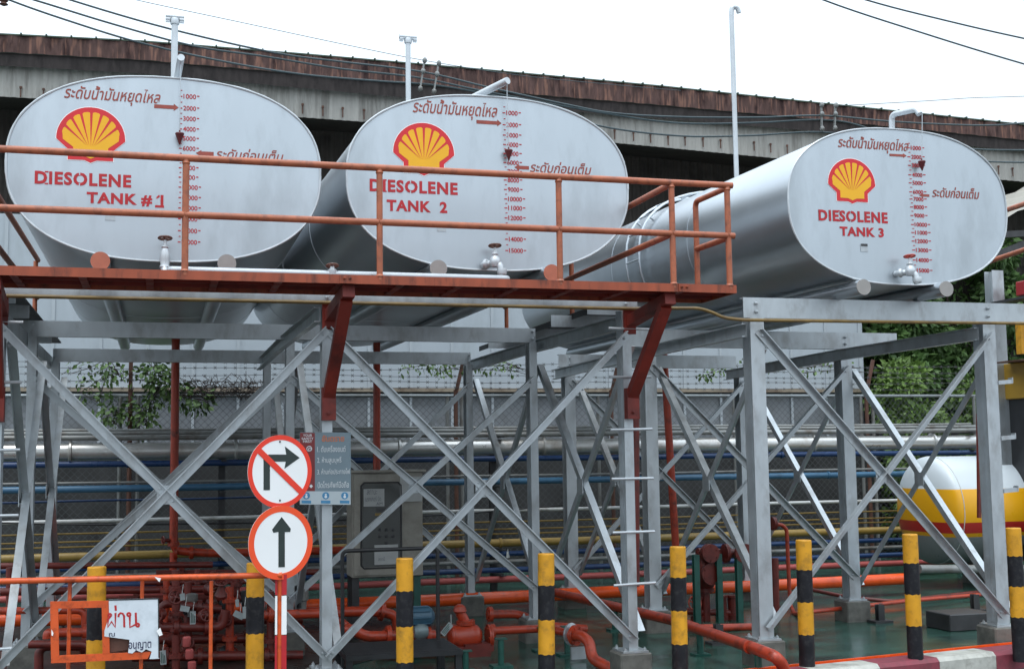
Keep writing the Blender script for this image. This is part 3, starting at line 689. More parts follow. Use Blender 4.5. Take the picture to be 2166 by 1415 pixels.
for x in (-1.08,1.19,3.57):
    m = MB(); m.rect((x+.02,9.225,2.70), (x+.05,8.48,2.795), .085, .085); m.box(x-.04,x+.06,9.205,9.228,2.60,2.81); m.build('bracket_arm', UNDER, pf, smooth=False)
    m = MB(); m.rect((x+.005,9.195,2.10), (x+.045,8.56,2.75), .085, .07, (0,1,0)); m.box(x-.045,x+.055,9.155,9.228,1.93,2.17); bolt(m, (x,9.155,1.98), .012); m.build('bracket_strut', UNDER, pf, smooth=False)
RT_, RM = 3.655, 3.272
RY = DY0+.02
def rail(pts, r=.0245, name='rail'):
    m = MB(); m.bent(pts, r, .04, 10); m.build(name, RAIL, pf)
xe = at(1541,395,RY).x
rail([(-2.3,RY,RT_),(xe+.03,RY,RT_)]); rail([(-2.3,RY,RM),(xe+.035,RY,RM)])
for px_ in (-380, 392, 803, 1183, 1422, 1540):
    x = at(px_, 480, RY).x; m = MB(); m.cyl((x,RY,DZ1-.03), (x,RY,RT_-.01), .0225, 10); m.lathe((x,RY,RT_-.045), (0,0,1), [(0,.0226),(.012,.028),(.022,.0226)], 10); m.lathe((x,RY,DZ1-.002), (0,0,1), [(0,.032),(.008,.026),(.014,.0226)], 10); m.torus((x,RY,RM), (1,0,.3), .027, .004, 12, 5); m.build('post', RAIL, pf)
xr = xe-.02
m = MB(); m.bent([(xe,RY,RT_-.012),(xe-.02,9.0,RT_-.012),(xe-.02,9.0,DZ1-.03)], .0225, .05, 10); m.build('end_loop', RAIL, pf)
rail([(xe,RY+.02,RM-.01),(xe-.02,9.0,RM-.01)])
for xw, sgn in ((3.635,1),(-1.20,-1)):                     # walkways running back beside the tanks
    ys, zs = (8.44, 14.2)
    rail([(xw,RY+.02,RT_-.01),(xw-.02*sgn,13.05,RT_-.01)]); rail([(xw,RY+.02,RM),(xw-.02*sgn,13.05,RM)])
    for y in ((10.8, 13.05) if sgn > 0 else (13.05,)):
        m = MB(); m.cyl((xw,y,2.90), (xw,y,RT_-.02), .0225, 10); m.build('post', RAIL, pf)
    xa, xb = (xw-.02, xw+.56) if sgn > 0 else (xw-.40, xw+.17)
    m = MB(); m.box(xa,xb,9.42,14.2,2.925,2.94); m.box(xa,xa+.006,9.42,14.2,2.885,2.924); m.build('side_walkway', DARKM, pf, smooth=False)
    for y in (9.75, 10.75, 11.95, 13.0):
        m = MB(); m.box(xa-.20 if sgn > 0 else xa+.05, xb if sgn < 0 else xb-.05, y,y+.007, 2.815,2.922); m.build('cleat', GALV, pf, smooth=False)

# ------------------------------------------------------------------ pipe run in front of the fence
PY = 15.5
def run(z, r, mt, label, x0=-3.2, x1=13.5, y=PY, bands=(), bm=None, sag=0, name='pipe', grp='long pipes of the rack before the fence'):
    m = MB(); pts = []; n = 12
    for i in range(n+1):
        t = i/n; pts.append((x0+(x1-x0)*t, y, z+.004*math.sin(i*1.7)-sag*4*t*(1-t)))
    m.tube(pts, r, 12); o = m.build(name, mt); tag(o, label, 'pipe', grp)
    if bands:
        for x in bands:
            m = MB(); m.lathe((x-.02,y,z), (1,0,0), [(0,r*1.05),(.008,r*1.28),(.032,r*1.28),(.04,r*1.05)], 14); m.build('clamp', bm or mt, o)
    return o
XR = 13.5
run(2.022,.020,GRP,'topmost and thinnest of the three slim grey pipes above the big silver pipe', x1=at(2072,912,PY).x, y=15.7)
run(1.982,.026,GRP,'middle of the three slim grey pipes above the big silver pipe', x1=at(2072,912,PY).x, y=15.6)
run(1.930,.033,GRP,'lowest of the three slim grey pipes, just above the big silver pipe', x1=at(2072,912,PY).x)
run(1.770,.103,LAG,'thick silver clad pipe, the fattest of the pipe rack', y=15.55, bands=[-1.0,.9,2.9,4.8,6.8,8.7,10.6])
run(1.622,.038,BLUE,'dark blue pipe just below the thick silver pipe', bands=[-.35,2.3,5.1,8.2])
run(1.405,.016,GRP,'thin grey pipe between the dark blue and the teal pipes')
run(1.335,.042,TEAL,'teal blue pipe with flange joints, below the dark blue pipe', bands=[1.15,3.1,6.2,8.9], x1=at(1850,1002,PY).x+2)
run(1.187,.014,BLUE,'thin blue conduit below the teal pipe', x1=3.2, y=15.8)
run(.965,.022,WHP,'thin white pipe alone in the middle of the rack')
run(.81,.011,YELP,'uppermost of three thin yellow lines below the white pipe', y=15.7)
run(.715,.011,YELP,'middle one of three thin yellow lines below the white pipe', y=15.7)
run(.655,.011,YELP,'lowest of three thin yellow lines, above the thick yellow pipe', y=15.7)
run(.555,.050,YELP,'thick mustard yellow pipe low in the rack', bands=[.7,4.2,7.4], bm=YELP)
run(.42,.034,BLUE,'blue pipe right under the thick yellow pipe')
run(.32,.028,GRP,'grey pipe between the two low blue pipes')
run(.215,.036,BLUE,'lowest blue pipe near the ground')
run(.10,.042,PINKP,'faded pinkish red pipe low behind the orange pipe')
run(.10,.068,PIPEO,'thick glossy orange pipe lying low along the whole yard', y=13.55, x1=at(1925,1210,13.55).x)
run(1.02,.010,BLACK,'sagging black cable strung below the white pipe', x0=-2.5, x1=5, y=15.3, sag=.12, name='cable', grp=None)
# pipe supports of the rack
for i, x in enumerate((.75, 4.2, 7.9, 11.2)):
    m = MB(); m.bar((x,15.86,GZ), (x,15.86,2.02), Hs(.08,.08), (0,1,0))
    for z in (1.905, 1.655, 1.275, .485, .165): m.box(x-.03,x+.03,15.35,15.82,z-.018,z-.0)
    o = m.build('pipe_support', DARKM, smooth=False); tag(o, ['dark pipe rack upright, leftmost, near the drooping vine','dark pipe rack upright right of the grey cabinet','dark pipe rack upright behind the middle of the right hand stand','dark pipe rack upright behind the striped gas tank'][i], 'pipe support', 'uprights of the pipe rack')

# ------------------------------------------------------------------ red standpipes
def px_pts(l): return [at(x, y, Y) for x, y, Y in l]
def pipe_px(name, l, r, mt, label, cat='pipe', rad=.1, grp=None, n=12):
    m = MB(); m.bent(px_pts(l), r, rad, n); return tag(m.build(name, mt), label, cat, grp)
def fl(m, c, ax, r, th=.018, n=16):
    ax = Vector(ax).normalized(); c = Vector(c); m.lathe(c-ax*th, ax, [(0,r),(th*.9,r),(th*.95,r*.96),(th*1.05,r*.96),(th*1.1,r),(th*2,r)], n)
    a = ax.orthogonal().normalized(); b = ax.cross(a)
    for k in range(6):
        t = k*math.pi/3+.3; d = (a*math.cos(t)+b*math.sin(t))*r*.78; m.cyl(c+d-ax*th*1.5, c+d+ax*th*1.5, r*.10, 6)
YS = 14.3
GR = 'vertical red feed pipes under the tanks'
pipe_px('feed_pipe', [(372,700,YS),(367,1165,YS),(450,1170,YS),(745,1163,YS)], .046, PIPER, 'red feed pipe dropping under the left tank and turning right at its elbow', grp=GR)
pipe_px('feed_pipe', [(797,725,YS),(797,1200,YS)], .042, PIPER, 'red feed pipe dropping under the middle tank behind the grey cabinet', grp=GR)
pipe_px('feed_pipe', [(1403,730,YS),(1433,1215,YS)], .046, PIPER, 'red feed pipe dropping under the right tank, leaning a little', grp=GR)
pipe_px('feed_pipe', [(1343,870,10.2),(1343,1240,10.2)], .040, PIPED, 'dark red standpipe directly behind the column with rungs', grp=GR)
fv = bpy.data.objects['feed_pipe']
m = MB(); c = at(367,1168,YS); fl(m, c+Vector((.02,0,0)), (1,0,0), .075); fl(m, at(405,1169,YS), (1,0,0), .07); m.cyl(c, c+Vector((0,0,-.35)), .04, 10)
fl(m, at(367,1150,YS), (0,0,1), .065); m.build('fitting', PIPER, fv)
m = MB(); c = at(345,1142,YS-.05); m.cyl(at(367,1143,YS), c, .02, 8); handwheel(m, c, (-1,-.4,0), .04); m.build('drain_valve', PIPED, fv)

# ------------------------------------------------------------------ horizontal red pipes at the left
GL = 'horizontal red pipes at the lower left'
pipe_px('pipe', [(-60,1197,12.4),(450,1194,12.4)], .030, PIPED, 'upper of the dark red pipes behind the orange guard rail', grp=GL)
pipe_px('pipe', [(-60,1252,11.8),(448,1245,11.8)], .034, PIPED, 'dark red pipe a hand below the orange guard rail', grp=GL)
pipe_px('pipe', [(-60,1292,11.4),(180,1290,11.4),(180,1330,11.4)], .032, PIPER, 'short red pipe with a drop beside the lowest left column', grp=GL)
pipe_px('pipe', [(-60,1312,12.8),(210,1308,12.8)], .060, PIPEO, 'bright orange stub of thick pipe seen through the torn sign frame', grp=GL)
pipe_px('pipe', [(21,1200,12.0),(21,1415,12.0)], .034, PIPED, 'vertical red pipe at the far left edge', grp=GL)
def elbow_pipe(l, r, mt, label, grp=None, flg=()):
    m = MB(); P_ = px_pts(l); m.bent(P_, r, r*2.2, 12)
    for i, f in flg:
        a, b = P_[i], P_[i+1]; fl(m, a+(b-a)*f, b-a, r*1.75)
    return tag(m.build('flanged_pipe', mt), label, 'pipe', grp)
GM = 'flanged pipes of the valve manifold at the lower left'
elbow_pipe([(190,1420,10.6),(190,1362,10.6),(60,1362,10.6)] [::-1], .032, PIPED, 'lowest elbow seen under the torn sign frame', GM)
elbow_pipe([(82,1420,10.8),(82,1366,10.8),(270,1366,10.8)], .036, PIPED, 'red elbow turning down left of the bollard behind the torn sign', GM, [(1,.5)])
elbow_pipe([(100,1350,11.2),(100,1338,11.2),(300,1334,11.2)], .038, PIPER, 'upper elbow seen inside the orange sign frame', GM, [(1,.4)])
elbow_pipe([(372,1415,11.0),(372,1225,11.0),(372,1205,11.0)], .034, PIPED, 'upright of the valve manifold next to the torn sign', GM, [(0,.15),(0,.45),(0,.62),(0,.9)])
elbow_pipe([(330,1318,11.0),(340,1326,11.0),(470,1326,11.0),(478,1290,11.0)], .040, PIPED, 'lower cross pipe of the manifold ending in a fat elbow', GM, [(1,.25),(1,.75)])
elbow_pipe([(335,1290,11.3),(350,1275,11.3),(468,1288,11.3)], .034, PIPED, 'upper cross pipe of the manifold', GM, [(1,.2),(1,.6)])
elbow_pipe([(418,1235,11.2),(418,1210,11.2),(418,1203,11.2)], .026, PIPED, 'stub with a red cap behind the guard rail', GM, [(0,.5)])
elbow_pipe([(505,1300,11.3),(575,1296,11.3)], .034, PIPED, 'short pipe between the striped bollard and the sign post', GM, [(0,.5)])
elbow_pipe([(556,1300,11.0),(720,1296,11.0)], .040, PIPER, 'red pipe passing behind the sign post towards the pump', GM, [(0,.1),(0,.88)])
elbow_pipe([(500,1215,11.4),(500,1265,11.4),(560,1268,11.4)], .030, PIPED, 'thin elbow partly hidden behind the sign post bollard', GM, [(0,.4)])
for px_, py_, Y, r_, ax, lb in ((372,1262,10.9,.055,(0,-1,.2),'small handwheel valve on the manifold upright'),(330,1302,10.85,.05,(-.3,-1,0),'valve wheel left on the manifold, beside the torn sign'),(437,1300,10.9,.05,(.2,-1,.2),'valve wheel in the middle of the manifold cross pipe'),(548,1278,10.9,.05,(0,-1,.3),'valve wheel just left of the red and white taped post'),(468,1232,11.0,.05,(0,-.4,1),'valve wheel right of the last guard rail post')):
    p = at(px_, py_, Y); t = thing('valve', p, lb, 'valve', 'valves of the lower left manifold')
    m = MB(); a = Vector(ax).normalized(); m.lathe(p+a*-.14, a, [(0,.05),(.03,.055),(.05,.04),(.08,.03),(.10,.02),(.14,.012)], 12); m.build('body', PIPED, t)
    m = MB(); handwheel(m, p, ax, r_); m.build('handwheel', PIPED, t)
cm = thing('valve_manifold', at(440,1380,11.6), 'crowded dark red valve manifold low in the left corner behind the guard rail', 'valve manifold')
rnd = random.Random(12)
for i, (y_, xa, xb, Y, r_) in enumerate(((1212,330,700,12.6,.030),(1232,300,640,12.2,.024),(1268,250,560,12.0,.036),(1312,240,640,11.9,.045),(1352,330,600,11.5,.040),(1388,280,640,11.2,.042))):
    m = MB(); m.cyl(at(xa,y_,Y), at(xb,y_-3,Y), r_, 12)
    for k in range(3): fl(m, at(xa+(xb-xa)*(.15+.3*k+rnd.uniform(-.06,.06)),y_-1,Y), (1,0,0), r_*1.8)
    m.build('cross_pipe', PIPED, cm)
for i, (x_, y0, y1, Y, r_) in enumerate(((352,1215,1420,11.7,.030),(398,1230,1415,11.5,.034),(452,1208,1420,11.8,.028),(486,1240,1425,11.3,.036),(528,1215,1420,11.9,.03),(572,1250,1425,11.2,.032),(632,1215,1425,11.9,.03))):
    m = MB(); m.cyl(at(x_,y0,Y), at(x_,y1,Y), r_, 12)
    for k in range(2): fl(m, at(x_,y0+(y1-y0)*(.2+.35*k+rnd.uniform(-.05,.05)),Y), (0,0,1), r_*1.8)
    m.build('riser', PIPED if i % 3 else PIPER, cm)
for i in range(11):
    x_, y_, Y = rnd.uniform(345,650), rnd.uniform(1222,1390), rnd.uniform(11.0,11.6); c = at(x_,y_,Y); a = Vector((rnd.uniform(-.5,.5),-1,rnd.uniform(-.2,.9))).normalized()
    m = MB(); m.lathe(c-a*.16, a, [(0,.05),(.03,.06),(.05,.042),(.08,.034),(.10,.022),(.16,.012)], 12); b_ = m.build('valve_body', PIPED if i % 4 else DARKM, cm)
    m = MB(); handwheel(m, c, a, rnd.uniform(.04,.06)); m.build('handwheel', PIPED if i % 3 else RUST, b_)
for i in range(5):
    x_ = rnd.uniform(400,640); c = at(x_,1236+i*6,11.4); m = MB(); m.lathe(c, (0,0,-1), [(0,.03),(.01,.055),(.11,.055),(.12,.04),(.2,.035)], 12); m.build('gauge_body', GRP if i % 2 else DARKM, cm)
TAGM = mat('tag_card', lin(150,156,156), .5, 0, .1, 40)
TAGG = mat('tag_print', lin(60,84,76), .6, 0, .1, 40)
for i, (px_, py_, Y, w_, h_, an, lb) in enumerate(((391,1287,10.7,.075,.045,-12,'blank grey tag hanging tilted on the manifold'),(408,1306,10.7,.045,.105,0,'upright printed tag hanging in the manifold centre'),(345,1390,10.4,.045,.11,4,'upright printed tag hanging below the torn sign corner'),(505,1300,10.6,.085,.05,-28,'grey tag hanging askew left of the dark bollard band'),(518,1295,10.55,.035,.095,2,'small upright tag touching the dark bollard band'),(386,1262,10.7,.04,.055,8,'little round edged tag high on the manifold upright'),(945,1330,10.45,.05,.115,-42,'slanted white tag tied to the pump flange'),(502,1275,10.7,.03,.06,6,'tiny tag above the askew grey one'))):
    p = at(px_, py_, Y); t = thing('hanging_tag', p, lb, 'tag', 'paper tags hanging on the valves')
    a = R(an); ca, sa = math.cos(a), math.sin(a)
    q = [(p.x+x*ca-z*sa, p.z+x*sa+z*ca) for x, z in ((-w_/2,-h_/2),(w_/2,-h_/2),(w_/2,h_/2),(-w_/2,h_/2))]
    m = MB(); m.poly(q, Y, .002); m.build('card', TAGM, t, smooth=False)
    if i in (1, 2, 6):
        m = MB()
        for k in range(3):
            c = (k-1)*w_*.26; rr = [(p.x+x*ca-z*sa, p.z+x*sa+z*ca) for x, z in ((c-w_*.08,-h_*.4),(c+w_*.08,-h_*.4),(c+w_*.08,h_*(.4-.12*k)),(c-w_*.08,h_*(.4-.12*k)))]
            m.poly(rr, Y-.001, .0008)
        m.build('print', TAGG, t, smooth=False)
    m = MB(); tp = (p.x-h_*.5*sa, Y, p.z+h_*.5*ca); m.cyl(tp, (tp[0]+.01, Y+.05, tp[2]+.07), .0025, 4); m.build('string', WHP, t)
# corroded stack of blocks seen at the bottom left
for k, (px_, y0, y1) in enumerate(((395,1346,1366),(401,1372,1392),(406,1398,1418))):
    p = at(px_, (y0+y1)/2, 10.6); m = MB(); m.lathe((p.x,10.6,p.z-.04), (0,0,1), [(0,.028),(.01,.034),(.07,.034),(.08,.024)], 10)
    tag(m.build('pipe_union', PINKP), ['topmost pinkish union of the short upright stack','middle pinkish union of the short upright stack','lowest pinkish union at the bottom edge of the picture'][k], 'pipe union', 'stacked pipe unions')

# ------------------------------------------------------------------ pump and pipes in the centre
pu = thing('pump', at(860,1385,10.9), 'red flanged pump with a small blue motor standing low in the centre', 'pump')
Yp = 10.9
m = MB()
A = at(735,1345,Yp); B = at(1040,1338,Yp)
m.bent(px_pts([(700,1330,Yp),(745,1330,Yp),(775,1345,Yp),(920,1342,Yp)]), .045, .05, 12)
for xx in (822, 905): fl(m, at(xx,1343,Yp), (1,0,0), .085)
m.build('suction_pipe', PIPER, pu)
m = MB(); c = at(985,1345,Yp); m.lathe(c+Vector((-.16,0,0)), (1,0,0), [(0,.05),(.02,.09),(.10,.115),(.20,.115),(.27,.09),(.30,.05)], 18)
for xx in (958, 1035): fl(m, at(xx,1345,Yp), (1,0,0), .105)
m.cyl(c, c+Vector((0,0,.12)), .06, 12); fl(m, c+Vector((0,0,.12)), (0,0,1), .085); m.cyl(c+Vector((0,0,.12)), c+Vector((-.05,0,.21)), .045, 12)
m.lathe(c+Vector((-.05,0,.20)), (0,0,1), [(0,.04),(.02,.06),(.06,.05),(.08,.02)], 12)
m.build('casing', PIPER, pu)
m = MB(); c = at(888,1304,Yp); m.lathe(c+Vector((-.13,0,0)), (1,0,0), [(0,.03),(.01,.075),(.02,.085),(.22,.085),(.235,.07),(.26,.03)], 18)
for k in range(10):
    t = k*math.pi/5; m.rect(c+Vector((-.10,.085*math.cos(t),.085*math.sin(t))), c+Vector((.08,.085*math.cos(t),.085*math.sin(t))), .008, .02, (0,math.cos(t),math.sin(t)))
m.build('motor', mat('motor_blue', lin(58,92,112), .4, 0, .15, 8, .04, dirt=lin(40,50,54), dirt_amt=.6, dirt_scale=8), pu)
m = MB(); c = at(890,1335,Yp-.05); m.lathe(c+Vector((-.06,0,0)), (1,0,0), [(0,.05),(.03,.075),(.08,.075),(.12,.05)], 14)
m.build('coupling', mat('coupling_grey', lin(120,134,136), .4, .3, .1, 8), pu)
m = MB(); a = at(800,1372,Yp); b = at(1035,1372,Yp); m.box(a.x,b.x,Yp-.16,Yp+.16,a.z-.05,a.z+.0); m.box(b.x-.26,b.x-.03,Yp-.17,Yp+.1,GZ,a.z+.02); m.build('base', PIPED, pu, smooth=False)
p = at(1038,1372,Yp); 
elbow_pipe([(600,1295,11.5),(800,1292,11.5),(838,1300,11.5),(842,1340,11.5)], .046, PIPER, 'fat red pipe bending down behind the second striped bollard', 'red pipes around the pump', [(1,.2)])
elbow_pipe([(715,1310,11.0),(745,1335,11.0),(780,1348,11.0),(838,1346,11.0)], .040, PIPER, 'slanting red pipe joining the pump from the left', 'red pipes around the pump', [(2,.6)])
elbow_pipe([(1030,1299,11.6),(1095,1297,11.6),(1150,1322,11.6),(1240,1330,11.6)], .042, PIPER, 'upper red pipe leaving the pump and bending towards the third bollard', 'red pipes around the pump', [(0,.1)])
o = elbow_pipe([(1035,1334,10.9),(1160,1328,10.9),(1205,1340,10.6),(1212,1345,10.55)], .036, PIPER, 'lower red pipe from the pump to the grey flange', 'red pipes around the pump', [(0,.05)])
q = thing('hose_coupling', at(1230,1400,9.9), 'grey flange plate with a thick red elbow dropping to the yard', 'pipe coupling')
m = MB(); c = at(1205,1340,10.3); m.lathe(c, (.55,-.83,0), [(0,.09),(.012,.095),(.02,.095),(.03,.06)], 18); m.box(c.x-.02,c.x+.11,10.2,10.23,c.z-.20,c.z-.10); m.build('flange_plate', GALV, q)
m = MB(); m.bent([at(1208,1343,10.25),at(1232,1345,10.05),at(1247,1358,9.98),at(1252,1392,9.9),at(1300,1418,9.7),at(1340,1425,9.6)], [.048]*1 and .046, .06, 14); fl(m, at(1217,1343,10.2), (.55,-.83,0), .085); m.build('elbow', PIPER, q)
# main orange pipe running forward on low stands to the kerb
mp = thing('kerb_pipe', (4.4,9.5,GZ), 'long orange pipe on low stands running forward and bending down beside the column foot', 'pipe')
P_ = [az(1175,1253,.14), az(1425,1312,.14), az(1600,1372,.14), az(1640,1388,.14), az(1657,1407,.06), az(1662,1440,-.06)]
m = MB(); m.bent(P_, .047, .08, 14); m.build('line', PIPER, mp)
m = MB(); p = az(1585,1368,.14); d = (P_[2]-P_[1]); fl(m, p, d, .052, .012); m.build('joint', PIPER, mp)
for px_, py_ in ((1300,1285),(1480,1330),(1603,1374)):
    p = az(px_,py_,.14); m = MB(); m.cyl((p.x,p.y,GZ), (p.x,p.y,.10), .03, 10); m.cbox((p.x,p.y,GZ+.008), .14, .14, .016); m.build('stand', GREENP, mp)
def gstand(px_, py_, h, i, lb):
    p = az(px_, py_, GZ); m = MB(); m.cyl((p.x,p.y,GZ), (p.x,p.y,GZ+h), .026, 10); m.cbox((p.x,p.y,GZ+.008), .17, .15, .016)
    m.box(p.x-.05,p.x+.05,p.y-.03,p.y+.03,GZ+h,GZ+h+.012); tag(m.build('pipe_stand', GREENP), lb, 'pipe stand', 'green pipe stands')
gstand(1060,1409,.22,0,'green pipe stand under the pump outlet pipe')
gstand(1200,1385,.24,1,'green pipe stand below the grey flange plate')
gstand(1148,1376,.20,2,'green pipe stand right behind the third bollard')
gstand(985,1420,.16,3,'green pipe stand right of the black table')
# right hand pump manifold behind the second stand
GH = 'red manifold right of the rung column'
vm = thing('valve_manifold', at(1530,1310,12.2), 'red valve manifold on green posts between the two stands', 'valve manifold')
Ym = 12.2
m = MB(); m.cyl(at(1475,1168,Ym), at(1600,1172,Ym), .05, 14)
for xx in (1500, 1535, 1578): fl(m, at(xx,1170,Ym-.1), (0,1,0) if xx != 1535 else (1,0,0), .10)
for xx in (1503, 1572): m.cyl(at(xx,1170,Ym-.22), at(xx,1170,Ym), .065, 14); fl(m, at(xx,1170,Ym-.24), (0,1,0), .095)
m.build('header', PIPED, vm)
m = MB(); c = at(1490,1210,Ym); m.lathe(c+Vector((0,0,-.18)), (0,0,1), [(0,.06),(.04,.10),(.16,.135),(.28,.11),(.34,.06),(.4,.05)], 18); fl(m, c+Vector((0,0,-.18)), (0,0,1), .10); fl(m, c+Vector((0,0,.2)), (0,0,1), .09)
m.cyl(c, c+Vector((0,-.2,0)), .09, 14); fl(m, c+Vector((0,-.18,0)), (0,1,0), .115); m.cyl(c+Vector((0,0,-.18)), (c.x,c.y,GZ), .05, 12)
m.build('strainer', PIPED, vm)
m = MB(); 
for xx, yt in ((1475,1300),(1527,1290),(1550,1298)): c = at(xx, yt, Ym); m.lathe((c.x,Ym,GZ), (0,0,1), [(0,.07),(.05,.07),(.055,.05),(.22,.05),(.225,.065),(.25,.065)], 14)
m.cyl(at(1440,1292,Ym), at(1560,1296,Ym), .035, 12); m.build('lower_pipe', PIPED, vm)
for xx in (1473, 1521, 1563):
    c = at(xx, 1240, Ym-.22); m = MB(); m.bar((c.x,c.y,GZ), (c.x,c.y,.62), Hs(.06,.06), (0,1,0)); m.build('post', GREENP, vm, smooth=False)
m = MB(); c = at(1470,1275,Ym-.1); handwheel(m, c, (0,-1,.2), .07); m.build('handwheel', PIPER, vm)
GT = 'thin red pipes on the right of the yard'
pipe_px('pipe', [(1637,1180,12.5),(1640,1312,12.5),(1632,1326,12.5)], .05, PIPED, 'thick dark red standpipe right behind the nearest thick column', rad=.08, grp=GT)
pipe_px('pipe', [(1634,1107,12.6),(1655,1110,12.6),(1664,1120,12.6),(1671,1278,12.6),(1680,1298,12.3),(1712,1296,11.6)], .022, PIPER, 'slim red pipe with a rounded top bend and a foot bend', rad=.1, grp=GT)
o = pipe_px('pipe', [(1712,1294,11.4),(1915,1271,12.2),(2085,1256,12.6)], .022, PIPER, 'front slim red pipe crossing the green yard low behind the bollards', grp=GT)
pipe_px('pipe', [(1712,1246,13.0),(1795,1263,12.6),(1890,1272,12.4),(2085,1250,13.0)], .022, PIPED, 'rear slim red pipe crossing the green yard', grp=GT)
pipe_px('pipe', [(1455,1328,11.4),(1595,1325,11.4)], .036, PIPER, 'short red pipe on the ground left of the thick column foot', grp=GT)
m = MB(); c = at(1636,1107,12.6); fl(m, c, (1,0,0), .075); m.build('flange', PIPED, bpy.data.objects['pipe.'+str(0).zfill(3)] if False else o)
for i, (px_, py_) in enumerate(((1862,1316),(2063,1292),(1520,1362))):
    p = az(px_, py_, GZ); m = MB(); m.bar((p.x,p.y,GZ), (p.x,p.y,GZ+.18), Hs(.07,.07), (0,1,0)); m.cbox((p.x,p.y,GZ+.012), .2,.16,.024); tag(m.build('floor_bracket', DARKM, smooth=False), ['dark steel bracket under the slim red pipes near the middle right column','dark steel bracket under the slim red pipes near the last column','dark steel bracket under the short red ground pipe'][i], 'bracket', 'dark floor brackets')
p = az(2050,1330,GZ); m = MB(); m.box(p.x-.28,p.x+.22,p.y-.1,p.y+.3,GZ,GZ+.16); tag(m.build('sump_box', DARKM, smooth=False, bevel=.008), 'low dark box on the yard beside the last column footing', 'box')

# ------------------------------------------------------------------ grey electrical cabinet, black guard and table
Yc = 12.2; a = at(745,1000,Yc); b = at(852,1218,Yc); xs = at(890,1100,Yc).x+.02
cb = thing('control_cabinet', ((a.x+xs)/2,Yc+.2,GZ), 'grey electrical control cabinet with a framed window and papers stuck on it', 'cabinet')
X0, X1c, Z1, Z0 = a.x, xs, a.z, b.z
m = MB(); m.box(X0,X1c,Yc,Yc+.38,Z0,Z1); m.build('body', CABM, cb, smooth=False, bevel=.006)
m = MB(); m.box(X0-.02,X1c+.03,Yc-.035,Yc+.41,Z1+.001,Z1+.022); m.build('roof', CABM, cb, smooth=False)
xd = at(853,1100,Yc).x
m = MB(); m.box(X0+.015,xd,Yc-.022,Yc-.001,Z0+.02,Z1-.015); m.build('door', CABM, cb, smooth=False, bevel=.004)
wa = at(763,1021,Yc); wb = at(838,1199,Yc); m = MB()
m.box(wa.x+.012,xd-.035,Yc-.026,Yc-.0225,wb.z+.012,wa.z-.012); wn = m.build('window', GLASS, cb, smooth=False)
m = MB(); lp = [(wa.x,Yc-.026,wb.z+.03),(wa.x,Yc-.026,wa.z-.03),(wa.x+.03,Yc-.026,wa.z),(xd-.055,Yc-.026,wa.z),(xd-.025,Yc-.026,wa.z-.03),(xd-.025,Yc-.026,wb.z+.03),(xd-.055,Yc-.026,wb.z),(wa.x+.03,Yc-.026,wb.z),(wa.x,Yc-.026,wb.z+.03)]
m.tube(lp, .009, 6); m.build('gasket', BLACK, wn)
m = MB(); p = at(768,1034,Yc); q_ = at(812,1070,Yc); m.box(p.x,q_.x,Yc-.030,Yc-.0265,q_.z,p.z); m.build('paper', PAPER, cb, smooth=False); m = MB(); p = at(791,1152,Yc); q_ = at(841,1192,Yc); m.box(p.x,q_.x,Yc-.030,Yc-.0265,q_.z,p.z); m.build('paper', PAPER, cb, smooth=False); m = MB(); p = at(845,1008,Yc); q_ = at(884,1060,Yc); m.box(p.x,X1c-.01,Yc-.030,Yc-.0265,q_.z,p.z); m.build('paper', PAPER, cb, smooth=False)
m = MB(); PRT = mat('faint_print', lin(96,100,108), .7, 0, .1, 20)
text_px(m, 'สถานะ', (776,1036,798,1046), Yc-.0305); text_px(m, 'เบรกเกอร์ ปิด', (772,1050,806,1060), Yc-.0305); text_px(m, 'AM', (796,1062,809,1068), Yc-.0305); text_px(m, 'สถานี', (800,1178,814,1186), Yc-.0305); m.build('print', PRT, cb, smooth=False)
for i, (px_, py_) in enumerate(((803,1120),(817,1120),(831,1120),(803,1134),(817,1134),(831,1134),(817,1148))): p = at(px_,py_,Yc-.026); m = MB(); m.lathe(p, (0,-1,0), [(0,.014),(.006,.014),(.012,.009)], 10); m.build('button', DARKM, cb)
m = MB(); p = at(812,1077,Yc-.026); m.box(p.x-.07,p.x+.10,Yc-.029,Yc-.0265,p.z-.02,p.z+.012); m.build('meter_strip', DARKM, cb)
m = MB(); p = at(821,1087,Yc-.026); m.box(p.x-.13,p.x-.05,Yc-.029,Yc-.0265,p.z-.012,p.z+.012); m.build('yellow_label', YELP, cb, smooth=False)
for x in (X0+.04, X1c-.05):
    m = MB(); m.bar((x,Yc+.08,GZ), (x,Yc+.08,Z0), Hs(.07,.07), (0,1,0)); m.bar((x,Yc+.33,GZ), (x,Yc+.33,Z0), Hs(.07,.07), (0,1,0)); m.build('leg', GREENP if x > X0+.2 else DARKM, cb, smooth=False)
Yg = 10.2
bg_ = thing('guard_rail', at(830,1415,Yg), 'black tube guard frame standing in front of the grey cabinet', 'guard rail')
m = MB(); m.bent(px_pts([(725,1440,Yg),(724,1165,Yg),(925,1158,Yg),(928,1440,Yg)]), .0165, .05, 10); m.build('frame', BLACK, bg_)
tb = thing('low_table', at(850,1415,9.9), 'low black grating table at the bottom centre', 'table')
p = at(722,1378,9.9); q_ = at(964,1372,9.9)
m = MB(); m.box(p.x,q_.x,9.65,10.35,p.z-.035,p.z); 
for k in range(12): m.box(p.x+.01,q_.x-.01,9.67+k*.055,9.69+k*.055,p.z+.0005,p.z+.008)
m.build('top', BLACK, tb, smooth=False)
for xx in (p.x+.03, q_.x-.03):
    for y in (9.69, 10.3): m = MB(); m.rect((xx,y,GZ), (xx,y,p.z-.036), .05, .05, (0,1,0)); m.build('leg', BLACK, tb, smooth=False)

